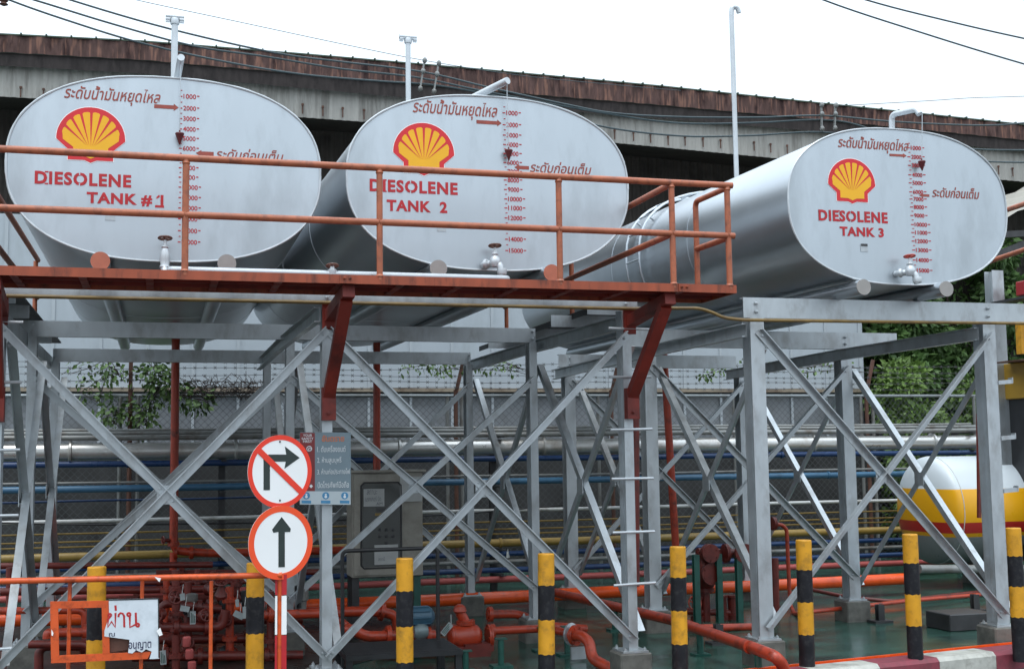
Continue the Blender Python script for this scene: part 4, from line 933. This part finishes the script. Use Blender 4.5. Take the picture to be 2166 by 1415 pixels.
# ------------------------------------------------------------------ striped bollards
def bollard_mesh():
    m = MB(); r = .0605; zt = .955
    bands = [(GZ-.05,.0,1),(.0,.245,1),(.245,.49,0),(.49,.735,1),(.735,zt,0)]
    rnd = random.Random(3); n = 24
    for a, b, c in bands:
        if a == GZ-.05: continue
        m.cur = c
        lo = [a+ (0 if a <= 0 else .004*math.sin(k*1.9+a*9)) for k in range(n)]; hi = [b+(0 if b == zt else .004*math.sin(k*1.9+b*9)) for k in range(n)]
        if a <= 0: lo = [GZ-.03]*n
        vs_ = [(r*math.cos(2*math.pi*k/n), r*math.sin(2*math.pi*k/n), lo[k]) for k in range(n)]+[(r*math.cos(2*math.pi*k/n), r*math.sin(2*math.pi*k/n), hi[k]) for k in range(n)]
        m.add(vs_, [(k,(k+1)%n,(k+1)%n+n,k+n) for k in range(n)])
        if b == zt:
            vs2 = [(r*math.cos(2*math.pi*k/n), r*math.sin(2*math.pi*k/n), zt) for k in range(n)]+[(r*.93*math.cos(2*math.pi*k/n), r*.93*math.sin(2*math.pi*k/n), zt+.006) for k in range(n)]
            m.add(vs2, [(k,(k+1)%n,(k+1)%n+n,k+n) for k in range(n)]+[tuple(range(n,2*n))])
    return m
b0 = bollard_mesh().build('bollard', [BOLY, BOLK])
blab = ['striped bollard seen behind the torn white sign','striped bollard half covered by the straight ahead arrow sign','striped bollard in front of the red pump','striped bollard between the pump and the grey flange','striped bollard right of the rung column','striped bollard just right of the nearest thick column','striped bollard standing on the kerb before the gas tank','rightmost striped bollard at the edge of the picture']
for i, (px_, py_) in enumerate(((207,1200),(540,1192),(855,1182),(1152,1172),(1432,1157),(1698,1143),(1930,1131),(2150,1118))):
    o = b0 if i == 0 else b0.copy()
    if i: col.objects.link(o)
    p = at(px_, py_, 8.8); o.location = (p.x, 8.8+(.0 if i < 6 else .03), (p.z-.955)); o.rotation_euler = (R((i*37)%3-1)*.5, R((i*53)%3-1)*.4, i*1.3)
    tag(o, blab[i], 'bollard', 'yellow and black bollards along the kerb')

# ------------------------------------------------------------------ traffic signs on their post
YSg = 8.40
st = thing('sign_post', at(594,1440,YSg), 'orange sign post with red and white tape at the end of the orange guard rail', 'post')
pz = at(594,950,YSg).z; px0 = at(594,1300,YSg).x
m = MB(); m.cyl((px0,YSg+.03,-.14), (px0,YSg+.03,pz), .0225, 12); m.build('pole', ORAIL, st)
for z0, z1, mt in ((at(590,1215,YSg).z, at(590,1258,YSg).z, REDP), (at(590,1260,YSg).z, at(590,1342,YSg).z, SIGW), (at(590,1344,YSg).z, -.12, REDP)):
    m = MB(); m.box(px0-.036,px0-.022,YSg+.012,YSg+.018,z1,z0); m.box(px0+.005,px0+.038,YSg+.004,YSg+.007,z1,z0); m.build('reflective_tape', mt, st, smooth=False)
def disc(m, c, r0_, r1_, y, th, n=64):
    vs_ = []; fs = []
    for k in range(n):
        t = 2*math.pi*k/n
        vs_ += [(c.x+r0_*math.cos(t), y, c.z+r0_*math.sin(t)), (c.x+r1_*math.cos(t), y, c.z+r1_*math.sin(t)), (c.x+r1_*math.cos(t), y+th, c.z+r1_*math.sin(t)), (c.x+r0_*math.cos(t), y+th, c.z+r0_*math.sin(t))]
    for k in range(n):
        a, b = 4*k, 4*((k+1)%n)
        for j in range(4): fs.append((a+j, a+(j+1)%4, b+(j+1)%4, b+j))
    m.add(vs_, fs)
sg = thing('no_right_turn_sign', at(593,997,YSg), 'round no right turn sign with a red slash over a black bent arrow', 'road sign')
c = at(593,997,YSg); rr = 75.5*YSg/2638; ST = 25; KX = 1/math.cos(R(ST)); c0 = c
S = lambda x, y: (c0.x+(at(x,y,YSg).x-c0.x)*KX, at(x,y,YSg).z)
m = MB(); m.cyl((c.x,YSg+.0005,c.z), (c.x,YSg+.004,c.z), rr, 64); m.build('plate', SIGW, sg)
m = MB(); disc(m, c, rr*.865, rr, YSg-.001, .0016); dg_ = Vector((math.cos(R(-41)),0,math.sin(R(-41)))); nn = Vector((dg_.z,0,-dg_.x))
q = [c+dg_*rr*.9*s1_+nn*rr*.085*s2_ for s1_, s2_ in ((-1,-1),(1,-1),(1,1),(-1,1))]; m.poly([(v.x,v.z) for v in q], YSg-.003, .0016); m.build('ring_and_slash', SIGR, sg, smooth=False)
m = MB(); m.poly([S(556,1036),S(570,1036),S(570,976),S(605,976),S(602,991),S(636,968),S(603,944),S(606,961),S(567,961),S(556,971)], YSg-.0010, .0012); m.build('arrow', SIGB, sg, smooth=False)
m = MB()
for y_ in (934, 1058): p = at(592,y_,YSg); m.lathe((p.x,YSg,p.z), (0,-1,0), [(0,.007),(.004,.006)], 8)
m.build('screw', DARKM, sg)
sg2 = thing('straight_ahead_sign', at(594,1147,YSg), 'round white sign with an orange red rim and a black straight ahead arrow', 'road sign')
c = at(594,1147,YSg); c0 = c; rr = 75.5*YSg/2638
m = MB(); m.cyl((c.x,YSg-.0035,c.z), (c.x,YSg-.0005,c.z), rr, 64); m.build('plate', SIGW, sg2)
m = MB(); disc(m, c, rr*.83, rr, YSg-.005, .0014); m.build('ring', SIGO, sg2)
m = MB(); m.poly([S(588,1199),S(602,1199),S(602,1125),S(614,1125),S(615,1118),S(595,1093),S(574,1119),S(577,1126),S(588,1124)], YSg-.0055, .0015); m.build('arrow', SIGB, sg2, smooth=False)
sg.rotation_euler.z = R(ST); sg2.rotation_euler.z = R(ST)
# orange guard rail at the lower left with the torn sign
gr = thing('guard_rail', at(200,1430,8.45), 'orange tube guard rail with thin posts at the lower left', 'guard rail')
ra = (-1.35,8.56,.925); rb = (px0+.005,YSg+.0,at(590,1216,YSg).z)
m = MB(); m.tube([ra,at(0,1229,8.5),at(300,1222,8.45),rb], .0195, 10); m.build('top_rail', ORAIL, gr)
for px_ in (148, 301, 447, -60):
    q = at(px_, 1230, 8.5); m = MB(); m.cyl((q.x,q.y,-.14), (q.x,q.y,q.z+.005), .0125, 8); m.build('post', ORAIL, gr)
YT = 8.43
ts = thing('torn_sign', at(220,1330,YT), 'torn white sign with red writing on an orange frame hung on the guard rail', 'sign')
S = lambda x, y: (at(x,y,YT).x, at(x,y,YT).z)
m = MB()
for pl in ([(106,1272),(230,1270),(230,1284),(106,1287)],[(106,1287),(123,1287),(125,1386),(108,1402)],[(215,1284),(230,1284),(232,1382),(217,1383)],[(108,1402),(125,1386),(320,1378),(312,1393)]):
    m.poly([S(*p) for p in pl], YT, .02)
m.build('frame', ORAIL, ts, smooth=False)
m = MB(); m.poly([S(*p) for p in ((230,1267),(336,1264),(337,1392),(316,1393),(321,1377),(309,1372),(300,1379),(288,1374),(280,1381),(271,1380),(274,1352),(221,1345),(221,1333),(226,1318),(231,1300))], YT-.006, .003); pn = m.build('panel', mat('torn_sheet', lin(206,214,220), .45, 0, .06, 6, .03, dirt=lin(150,160,166), dirt_amt=.5, dirt_scale=4), ts, smooth=False)
m = MB(); m.poly([S(230,1267),S(336,1264),S(336,1266.5),S(230,1269.5)], YT-.008, .0015); m.poly([S(334,1266.5),S(336.5,1266.5),S(337,1390),S(335,1390)], YT-.008, .0015); m.build('border', BLACK, pn, smooth=False)
m = MB(); Z7 = lambda x, y: at(x/6.017, 1180+y/6.017, YT-.007)        # brush strokes with looped heads
def ring(x, y, r): return [(x+r*math.cos(k*math.pi/6), y+r*math.sin(k*math.pi/6)) for k in range(13)]
for st_ in (ring(1398,724,17), [(1404,742),(1376,775),(1372,878),(1420,805),(1466,878),(1470,695)], [(1469,600),(1474,668)], [(1506,748),(1512,716),(1535,698),(1562,704),(1579,735),(1582,878)],
            ring(1640,716,20), [(1652,734),(1654,878),(1735,838)], [(1728,692),(1733,848)], ring(1752,850,19)):
    m.tube([Z7(*p) for p in st_], .0066, 8)
m.v = [(x, YT-.007+(y-YT+.007)*.12, z) for x, y, z in m.v]; m.build('red_writing', mat('thai_red', lin(176,36,38), .5, 0, .1, 20), pn, smooth=False)
m = MB(); text_px(m, 'อนุญาต', (272,1358,320,1378), YT-.007, offset=.012); NV = mat('thai_navy', lin(34,38,74), .5, 0, .1, 20); m.build('blue_writing', NV, pn, smooth=False); m = MB(); text_px(m, 'ณ', (230,1338,243,1346), YT-.007, offset=.01); m.build('blue_writing', NV, pn, smooth=False)
m = MB(); m.poly([S(*p) for p in ((231,1340),(280,1350),(276,1374),(233,1380))], YT+.022, .004); m.build('backing', RUST, ts, smooth=False)
m = MB(); m.poly([S(*p) for p in ((331,1333),(339,1326),(344,1341),(337,1344))], YT-.02, .002); m.poly([S(*p) for p in ((109,1330),(113,1338),(112,1344),(109,1343))], YT-.004, .002); m.poly([S(*p) for p in ((327,1219),(341,1222),(337,1230))], 8.41, .002); m.build('tape_scrap', SIGW, ts, smooth=False)

# ------------------------------------------------------------------ safety board on the column
YB = 9.18
sb = thing('safety_board', at(688,1000,YB), 'grey safety rules board with a dark red side strip fixed to the rung free column', 'sign')
def prect(m, x0, y0, x1, y1, Y, th):
    p, q, r_, s_ = at(x0,y0,Y), at(x1,y0+.5,Y), at(x1,y1+.5,Y), at(x0,y1,Y); m.poly([(s_.x,s_.z),(r_.x,r_.z),(q.x,q.z),(p.x,p.z)], Y, th)
m = MB(); prect(m, 634,914,742,1067, YB, .004); m.build('plate', mat('board_grey', lin(112,128,136), .4, 0, .08, 5, .02), sb, smooth=False)
m = MB(); prect(m, 634.5,915,666,1038, YB-.002, .0018); m.build('red_strip', mat('board_red', lin(118,40,40), .45, 0, .12, 8), sb, smooth=False)
m = MB(); prect(m, 634.5,1038.6,741.5,1066.5, YB-.002, .0018); m.build('lower_strip', mat('board_pale', lin(176,186,190), .45, 0, .05, 8), sb, smooth=False)
BW = mat('board_white', lin(214,218,220), .5, 0, .05, 20); BB = mat('board_blue', lin(66,130,170), .5, 0, .1, 20); BO = mat('board_orange', lin(190,110,74), .5, 0, .1, 20)
m = MB()
text_px(m, 'YOUR', (641,918,660,923), YB-.003, offset=.01); text_px(m, 'SAFETY', (638,925,663,930), YB-.003, offset=.01); text_px(m, 'FIRST', (641,931,660,936), YB-.003, offset=.01)
text_px(m, '1. ดับเครื่องยนต์', (671,942,731,956), YB-.003); text_px(m, '2. ห้ามสูบบุหรี่', (671,966,722,982), YB-.003)
text_px(m, '3. ห้ามก่อประกายไฟ', (671,991,740,1003), YB-.003); text_px(m, 'ปิดโทรศัพท์มือถือ', (672,1018,738,1032), YB-.003)
p = at(654,949,YB); m.torus((p.x,YB-.004,p.z), (0,1,0), .018, .003, 16, 4); m.torus((p.x+.004,YB-.005,p.z-.004), (0,1,0), .010, .003, 14, 4)
p = at(658,1028,YB); m.poly([(p.x-.013,p.z),(p.x,p.z-.014),(p.x+.013,p.z),(p.x,p.z+.014)], YB-.0035, .001); m.build('white_writing', BW, sb, smooth=False)
m = MB(); text_px(m, 'อันตราย', (681,920,728,934), YB-.003, offset=.02); m.build('title', BO, sb, smooth=False)
for cx_ in (648, 689, 729):
    m = MB(); p = at(cx_,1048,YB); m.cyl((p.x,YB-.0035,p.z), (p.x,YB-.0022,p.z), .026, 20); prect(m, cx_-10,1058,cx_+10,1064, YB-.0035, .001); m.build('blue_symbol', BB, sb, smooth=False)
for cx_ in (648, 689, 729):
    m = MB(); p = at(cx_,1048,YB); m.lathe((p.x,YB-.0038,p.z-.008), (0,-1,0), [(0,.010),(.001,.010)], 10); m.lathe((p.x,YB-.0038,p.z+.008), (0,-1,0), [(0,.007),(.001,.007)], 10); m.build('pictogram', BW, sb, smooth=False)

# ------------------------------------------------------------------ thin lines along the beams, drain pipe on the walkway
p0 = at(-40,620,9.19); 
m = MB(); m.bent([(-1.6,9.19,2.80),(3.62,9.19,2.80)]+[at(x,y,9.22) for x,y in ((1425,652),(1478,652),(1505,660),(1530,672),(1570,677))]+[(7.9,9.36,2.765)], .014, .12, 8)
tag(m.build('conduit', mat('conduit_yellow', lin(122,98,50), .45, 0, .2, 9, .05, dirt=lin(90,64,40), dirt_amt=.7, dirt_scale=8)), 'thin mustard conduit clipped under the front beams of both stands', 'conduit')
dp = thing('drain_pipe', at(700,578,8.92), 'white drain pipe lying on the walkway between the two tank valves', 'pipe')
a = at(362,568,8.93); b = at(1052,573,8.93)
m = MB(); m.bent([(a.x+.01,9.0,DZ1+.06),(a.x-.01,8.58,DZ1+.026),(b.x-.02,8.58,DZ1+.026),(b.x+.03,9.0,DZ1+.07)], .024, .03, 10); m.build('line', WHITEM, dp)
p = at(703,570,8.58); m = MB(); m.lathe((p.x,8.58,DZ1+.02), (0,0,1), [(0,.032),(.03,.034),(.045,.02),(.06,.012),(.085,.009)], 10); m.build('valve_body', WHITEM, dp)
m = MB(); handwheel(m, (p.x,8.58,DZ1+.085), (0,.15,1), .04); m.build('handwheel', WHEEL, dp)

# ------------------------------------------------------------------ striped gas tank on saddles at the right
LY = 14.0; LZ = .90; LR = .675
lx0 = at(1908,1085,LY-.08).x+.26
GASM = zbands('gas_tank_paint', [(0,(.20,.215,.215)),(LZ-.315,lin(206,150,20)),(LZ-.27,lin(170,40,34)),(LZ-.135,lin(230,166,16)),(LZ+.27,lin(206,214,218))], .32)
gt = thing('gas_tank', (lx0+2.5,LY,GZ), 'white horizontal gas tank with yellow and red stripes and a rounded end', 'storage tank')
gt.location.z = 0
m = MB(); prof = [(LR*.30*(1-math.cos(R(t))), LR*math.sin(R(t))) for t in range(0, 91, 6)]+[(LR*.34+.95,LR),(LR*.34+5.5,LR)]+[(LR*.34+5.5+LR*.34*math.sin(R(t)), LR*math.cos(R(t))) for t in range(6, 91, 6)]
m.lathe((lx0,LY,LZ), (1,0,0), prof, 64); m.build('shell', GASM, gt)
m = MB(); m.torus((lx0+LR*.34,LY,LZ), (1,0,0), LR+.001, .006, 64, 5); m.torus((lx0+LR*.34+1.35,LY,LZ), (1,0,0), LR+.001, .006, 64, 5); m.build('weld_seam', WHP, gt)
for x in (lx0+.95, lx0+4.4): m = MB(); m.box(x,x+.22,LY-.45,LY+.45,GZ,LZ-.42); m.build('saddle', CONC, gt, smooth=False)
m = MB(); q = [at(1945,1203,13.0), at(2060,1211,13.0)]; m.cyl(q[0], q[1]+Vector((1.2,0,0)), .05, 12); tag(m.build('pipe', GRP), 'grey pipe lying in the shade below the striped gas tank', 'pipe')
m = MB(); m.bent(px_pts([(2071,1095,12.9),(2071,1050,12.9),(2069,875,12.9)]), .026, .05, 10); tag(m.build('pipe', PIPED), 'dark red upright pipe just left of the last column, before the gas tank', 'pipe')
# yellow machine seen at the right edge
YM = 12.9
ym = thing('yellow_machine', at(2160,900,YM), 'yellow machine body under a rusty plate, partly seen beyond the last column', 'machine')
a = at(2112,760,YM); b = at(2112,839,YM); a.x += .62
m = MB(); m.box(a.x,a.x+.42,YM,YM+1.1,b.z,a.z); m.box(a.x+.426,a.x+1.6,YM+.004,YM+1.1,b.z,a.z); m.build('body', mat('machine_yellow', lin(176,136,40), .45, 0, .12, 4, .03, dirt=lin(110,84,34), dirt_amt=.5, dirt_scale=4), ym, smooth=False, bevel=.01)
m = MB(); m.bar((a.x-.30,YM+.3,a.z-.01), (a.x+1.6,YM+.3,a.z+.09), [(-.3,.0),(.3,.0),(.3,.015),(-.3,.015)]); m.build('top_plate', RUST, ym, smooth=False)
c = at(2162,700,YM); m = MB(); m.box(c.x+.06,c.x+.15,YM+.1,YM+.2,a.z+.08,at(2160,640,YM).z); m.build('post', BOLY, ym, smooth=False)
e = at(2148,612,YM+.4); e.y = YM; m = MB(); m.box(e.x,e.x+.6,YM,YM+.4,e.z-.09,e.z+.09); m.build('red_housing', mat('housing_red', lin(150,30,34), .4, 0, .1, 5), ym, smooth=False, bevel=.01)
m = MB(); m.box(e.x+.2,e.x+.32,YM+.15,YM+.27,a.z+.06,e.z-.091); m.build('mast', DARKM, ym, smooth=False)
e = at(2096,641,YM+.5); m = MB(); m.bar((e.x,YM+.1,e.z-.02), (e.x+1.4,YM+.1,e.z+.11), [(-.40,0),(.40,0),(.40,.03),(-.40,.03)]); m.build('canopy', DARKM, ym, smooth=False)
m = MB(); m.box(a.x+.05,a.x+1.5,YM+.05,YM+1.0,GZ+.35,b.z-.003); m.build('chassis', BLACK, ym, smooth=False)
for x in (a.x+.25, a.x+1.3):
    m = MB(); m.lathe((x,YM-.05,GZ+.4), (0,1,0), [(0,.2),(.02,.36),(.06,.40),(.24,.40),(.28,.36),(.30,.2)], 24); wl = m.build('wheel', BLACK, ym)
    m = MB(); m.lathe((x,YM-.07,GZ+.4), (0,1,0), [(0,.06),(.01,.16),(.03,.19)], 18); m.build('rim', GRP, wl)
# grey post, hand rails and weathered shed roof behind the right tank
rp = thing('rear_post', (9,13.6,GZ), 'grey steel post rising behind the right hand tank', 'post')
p = at(2108,700,13.7); m = MB(); m.bar((p.x,13.7,GZ), (p.x,13.7,3.95), Hs(.17,.16), (0,1,0)); m.build('shaft', GALV, rp, smooth=False)
m = MB(); m.cbox((p.x,13.7,GZ+.012), .32, .32, .02); m.build('base_plate', GALV, rp, smooth=False)
hr = thing('hand_rail', at(2150,500,11), 'two orange hand rail tubes emerging behind the right hand tank', 'hand rail')
for (xa,ya,xb,yb) in ((2125,446,2166,432),(2103,550,2166,529)):
    p = at(xa,ya,11.2); q = at(xb,yb,10.6); d = q-p; m = MB(); m.cyl(p-d*3, q+d*2.2, .027, 10); m.build('tube', RAIL, hr)
p = at(2240,480,10.2); m = MB(); m.cyl((p.x,10.2,2.9), (p.x,10.2,p.z+.35), .025, 10); m.build('post', RAIL, hr)
sh = thing('shed_roof', at(2150,470,15), 'weathered pale corrugated shed roof edge at the right, on dark beams', 'roof')
m = MB(); p = at(2128,462,15); q = at(2170,428,15); 
ribs = [];
for k in range(13):
    u = k/12*2.4; z = .03*(k%2); ribs += [(p.x+u, 15, p.z+u*.42+z), (p.x+u*1.0+.3, 17.2, p.z+.25+u*.42+z)]
m.add(ribs, [(2*i,2*i+2,2*i+3,2*i+1) for i in range(12)]); m.build('sheet', mat('weathered_sheet', lin(150,146,136), .7, 0, .15, 4, .08, dirt=lin(110,98,84), dirt_amt=.6, dirt_scale=4), sh, smooth=False)
for (xa,ya,xb,yb) in ((2120,497,2175,494),(2118,535,2175,512)):
    p = at(xa,ya,15); q = at(xb,yb,15); d = (q-p); m = MB(); m.rect(p-d*1.0, q+d*3, .08, .09); m.build('beam', DARKM, sh, smooth=False)
p = at(2320,700,15.4); m = MB(); m.rect((p.x,15.4,GZ), (p.x,15.4,at(2320,430,15.4).z), .1, .1, (0,1,0)); m.build('post', DARKM, sh, smooth=False)

# ------------------------------------------------------------------ overhead cables
CABL = mat('cable_black', lin(60,74,78), .5, 0, .2, 8)
GC = 'overhead cables crossing before the warehouse'
def cable(l, Y, r, label, grp=GC):
    pts = [at(x, y, Y) for x, y in l]; out = []
    for i in range(len(pts)-1):                               # smooth through the points
        p_ = [pts[max(i-1,0)], pts[i], pts[i+1], pts[min(i+2,len(pts)-1)]]
        for k in range(6):
            t = k/6; out.append(.5*((2*p_[1])+(p_[2]-p_[0])*t+(2*p_[0]-5*p_[1]+4*p_[2]-p_[3])*t*t+(-p_[0]+3*p_[1]-3*p_[2]+p_[3])*t**3))
    out.append(pts[-1]); m = MB(); m.tube(out, r, 6); return tag(m.build('power_cable', CABL), label, 'cable', grp)
Yk = 17.6
cable([(-120,-60),(18,0),(155,48),(300,92),(480,132),(640,158),(800,172),(930,182),(1100,215),(1265,266),(1440,288),(1590,287),(1740,280),(1900,300),(2060,316),(2260,318),(2700,318),(3400,290)], Yk, .014, 'lowest of the three heavy cables, sagging across the pale cladding')
cable([(-120,-55),(70,0),(240,52),(410,98),(560,120),(720,146),(885,165),(1036,196),(1285,241),(1440,261),(1600,260),(1738,254),(1830,270),(1960,330),(2083,342),(2260,344),(2700,345),(3400,315)], Yk, .014, 'middle one of the three heavy cables at the upper left')
cable([(-60,-70),(147,0),(360,62),(580,112),(720,131),(890,152),(1036,186),(1200,222),(1300,240),(1440,248),(1600,249),(1740,245),(1880,257),(2010,264),(2110,265),(2260,256),(2700,250),(3400,225)], Yk, .014, 'uppermost of the three heavy cables at the upper left')
cable([(100,-45),(285,0),(500,46),(720,93),(900,129),(1100,160),(1300,180),(1440,192)], 17.9, .005, 'hair thin wire slanting down across the sky from the upper left')
cable([(1780,224),(1960,214),(2070,207),(2260,201),(3400,160)], 17.9, .005, 'hair thin wire rising to the right above the right hand tank')
cable([(1560,-80),(1740,0),(1950,70),(2166,136),(2400,200),(3100,350)], 12, .010, 'lower heavy cable crossing the upper right corner', 'heavy cables in the upper right corner')
cable([(1620,-70),(1830,0),(2000,44),(2166,82),(2400,130),(3100,250)], 12, .010, 'upper heavy cable crossing the upper right corner', 'heavy cables in the upper right corner')
def spacer(xt, yt, xb, yb, lb):
    p = at(xt,yt,Yk-.03); q = at(xb,yb,Yk-.03); m = MB(); m.rect(p, q, .022, .04, (0,1,0))
    t = thing('cable_spacer', q, lb, 'cable spacer', 'insulated spacers hung on the cables'); m.build('bar', GRP, t)
    for f in (.02, .38, .95): m = MB(); c_ = p+(q-p)*f; m.lathe(c_+Vector((-.03,-.02,0)), (1,0,0), [(0,.025),(.02,.045),(.04,.045),(.06,.025)], 10); m.build('insulator', GRP, t)
spacer(898,128,888,192,'left bar of the spacer pair above the middle tank')
spacer(928,134,917,198,'right bar of the spacer pair above the middle tank')
spacer(1737,222,1738,276,'left bar of the spacer pair just before the right tank')
spacer(1767,223,1765,275,'right bar of the spacer pair just before the right tank')
p = at(8,4,Yk); m = MB(); m.lathe(p+Vector((0,0,-.06)), (0,0,1), [(0,.02),(.02,.06),(.05,.03),(.07,.06),(.10,.03),(.3,.02)], 12); tag(m.build('insulator', RUST), 'brown insulator on the cable at the upper left corner', 'insulator')

# ------------------------------------------------------------------ greenery
def leafmat(name, c1, c2):
    m = mat(name, c1, .45, 0, .35, 2.2, 0, dirt=c2, dirt_amt=.8, dirt_scale=1.7); m.node_tree.nodes['Principled BSDF'].inputs['Specular IOR Level'].default_value = .35; return m
LF1 = leafmat('leaf_bright', (.15,.24,.06), (.07,.13,.04)); LF2 = leafmat('leaf_dark', (.10,.18,.055), (.045,.09,.035)); LFV = leafmat('vine_leaf', (.10,.17,.05), (.05,.10,.03))
BARK = mat('bark', (.09,.07,.055), .8, 0, .3, 8, .3); TWIG = mat('twig', (.07,.055,.05), .8, 0, .3, 8)
def leaves(m, centres, n, size, rnd, spread, droop=.3):
    for _ in range(n):
        c_, rad = rnd.choice(centres); v = Vector((rnd.gauss(0,1), rnd.gauss(0,1), rnd.gauss(0,1))).normalized()*rad*(rnd.random()**.35)
        p = Vector(c_)+Vector((v.x, v.y, v.z*spread)); s = size*rnd.uniform(.55,1.3)
        d = (v.normalized()+Vector((rnd.uniform(-.8,.8), rnd.uniform(-.8,.8), rnd.uniform(-.9,.4)-droop))).normalized()
        a = d.cross(Vector((rnd.uniform(-1,1), rnd.uniform(-1,1), rnd.uniform(-1,1)))).normalized(); nrm = d.cross(a)
        m.add([p, p+d*s*.45+a*s*.27+nrm*s*.06, p+d*s, p+d*s*.45-a*s*.27+nrm*s*.06], [(0,1,2,3)])
def tree(name, x, y, z0, h, clumps, nleaf, size, lm_, label, cat, grp=None, seed=1):
    rnd = random.Random(seed); t = thing(name, (x,y,GZ), label, cat, grp)
    m = MB(); m.tube([(x,y,GZ),(x+.05,y,z0*.5),(x-.04,y,z0),(x,y,z0+h*.6)], [.10,.085,.07,.02], 8)
    for c_, r_ in clumps: m.tube([(x,y,z0*.8+rnd.uniform(-.2,.2)), (Vector((x,y,z0))+Vector(c_))/2, c_], [.04,.028,.012], 5)
    m.build('trunk', BARK, t)
    m = MB(); leaves(m, clumps, nleaf, size, rnd, .85); m.build('crown', lm_, t, smooth=False)
def clumps(x0, x1, y0, y1, z0, z1, n, r0_, r1_, seed):
    rnd = random.Random(seed); return [((rnd.uniform(x0,x1), rnd.uniform(y0,y1), rnd.uniform(z0,z1)), rnd.uniform(r0_,r1_)) for _ in range(n)]
GTT = 'dark leafy trees behind the fence at the right'
tree('tree', 12.6, 20.3, 1.4, 3, clumps(11.9,13.5,19.3,20.6,1.6,5.0,34,.35,.6,3), 15000, .16, LF2, 'dark leafy tree directly right of the white panel wall', 'tree', GTT, 4)
tree('tree', 14.6, 20.6, 1.5, 3, clumps(13.4,15.4,19.3,20.8,1.4,5.4,34,.35,.6,5), 15000, .16, LF2, 'dark leafy tree seen below the right tank near the grey post', 'tree', GTT, 6)
tree('tree', 16.8, 20.6, 1.5, 3, clumps(15.4,18.4,19.8,21.4,1.0,5.4,30,.4,.7,7), 9000, .18, LF2, 'dark leafy tree behind the yellow machine', 'tree', GTT, 8)
tree('shrub', 13.0, 18.3, .8, 1.5, clumps(11.85,14.3,17.7,18.9,.2,2.95,52,.28,.48,9), 24000, .12, LF1, 'bright green shrub pressing against the chain link fence', 'shrub', None, 10)
tree('shrub', 15.6, 18.4, .8, 1.5, clumps(14.4,17.4,17.7,19.0,.0,2.5,36,.3,.5,11), 9000, .125, LF1, 'green shrub half hidden by the last column and machine', 'shrub', None, 12)
def vine(pts, nl, size, lb, seed, spread=.09, twigs=6):
    rnd = random.Random(seed); P_ = [at(x, y, FY-.12) for x, y in pts]
    t = thing('vine', P_[0], lb, 'vine', 'vines creeping on the fence')
    m = MB()
    for k in range(twigs):
        a = rnd.randrange(len(P_)-1); q = []
        for i in range(a, min(a+3, len(P_))): q.append(P_[i]+Vector((rnd.uniform(-.12,.12), rnd.uniform(-.04,.04), rnd.uniform(-.1,.1))))
        if len(q) > 1: m.tube(q, .006, 4)
    for i in range(len(P_)-1): m.tube([P_[i], P_[i+1]], .006, 4)
    m.build('stem', TWIG, t, smooth=False)
    m = MB(); cs = []
    for i in range(len(P_)-1):
        for k in range(5): cs.append((tuple(P_[i]+(P_[i+1]-P_[i])*k/5), spread))
    leaves(m, cs, nl, size, rnd, 1.2, .6); m.build('foliage', LFV, t, smooth=False)
vine([(150,790),(185,780),(215,765),(250,785),(215,800),(170,830),(205,850),(225,800),(235,775),(262,800),(280,785)], 170, .09, 'sparse bright vine at the left end of the barbed wire', 21, .14)
vine([(330,770),(310,790),(340,820),(320,850),(300,880),(320,905),(290,860),(250,870),(225,880),(250,900)], 460, .09, 'large drooping vine hanging over the fence beside the left red pipe', 22, .16, 14)
vine([(335,775),(345,800),(360,830),(400,840),(440,850)], 300, .10, 'dark tangle of leaves on the wire right of the left red pipe', 23, .17, 10)
vine([(850,780),(900,772),(930,785),(960,778),(1010,772),(1060,775),(1100,780)], 200, .07, 'thin vine along the top wire below the middle tank', 24, .09)
vine([(1480,800),(1500,790),(1530,775),(1560,780),(1640,772),(1700,778),(1760,772),(1810,778)], 230, .07, 'thin vine along the top wire below the right tank', 25, .09)
# dry bird-nest like tangle of twigs on the wires
rnd = random.Random(31); m = MB()
for k in range(150):
    c_ = at(rnd.uniform(385,560), rnd.uniform(805,838), FY-.12); a = rnd.uniform(0,6.28); L = rnd.uniform(.08,.28)
    d = Vector((math.cos(a), rnd.uniform(-.3,.3), math.sin(a)*.5)); b = c_+d*L*.5+Vector((0,0,rnd.uniform(-.05,.08)))
    m.tube([c_-d*L*.5, b, c_+d*L*.9+Vector((0,0,rnd.uniform(-.06,.06)))], .005, 4)
tag(m.build('dry_vine', TWIG, smooth=False), 'brown tangle of dry vine twigs heaped on the barbed wire', 'dry vine')
rnd = random.Random(41); m = MB(); p = at(150,300,9)
# white rag on a wire
p = at(1073,1172,13.2); m = MB(); m.add([(p.x-.012,13.2,p.z-.03),(p.x+.025,13.19,p.z-.03),(p.x+.018,13.21,p.z+.01),(p.x+.008,13.2,p.z+.065),(p.x-.002,13.22,p.z+.02),(p.x+.01,13.22,p.z-.045)], [(0,5,1,2,3),(0,3,4),(4,3,2),(0,4,2,1,5)])
tag(m.build('white_rag', SIGW, smooth=False), 'small white rag caught on a line in front of the yellow pipe', 'rag')
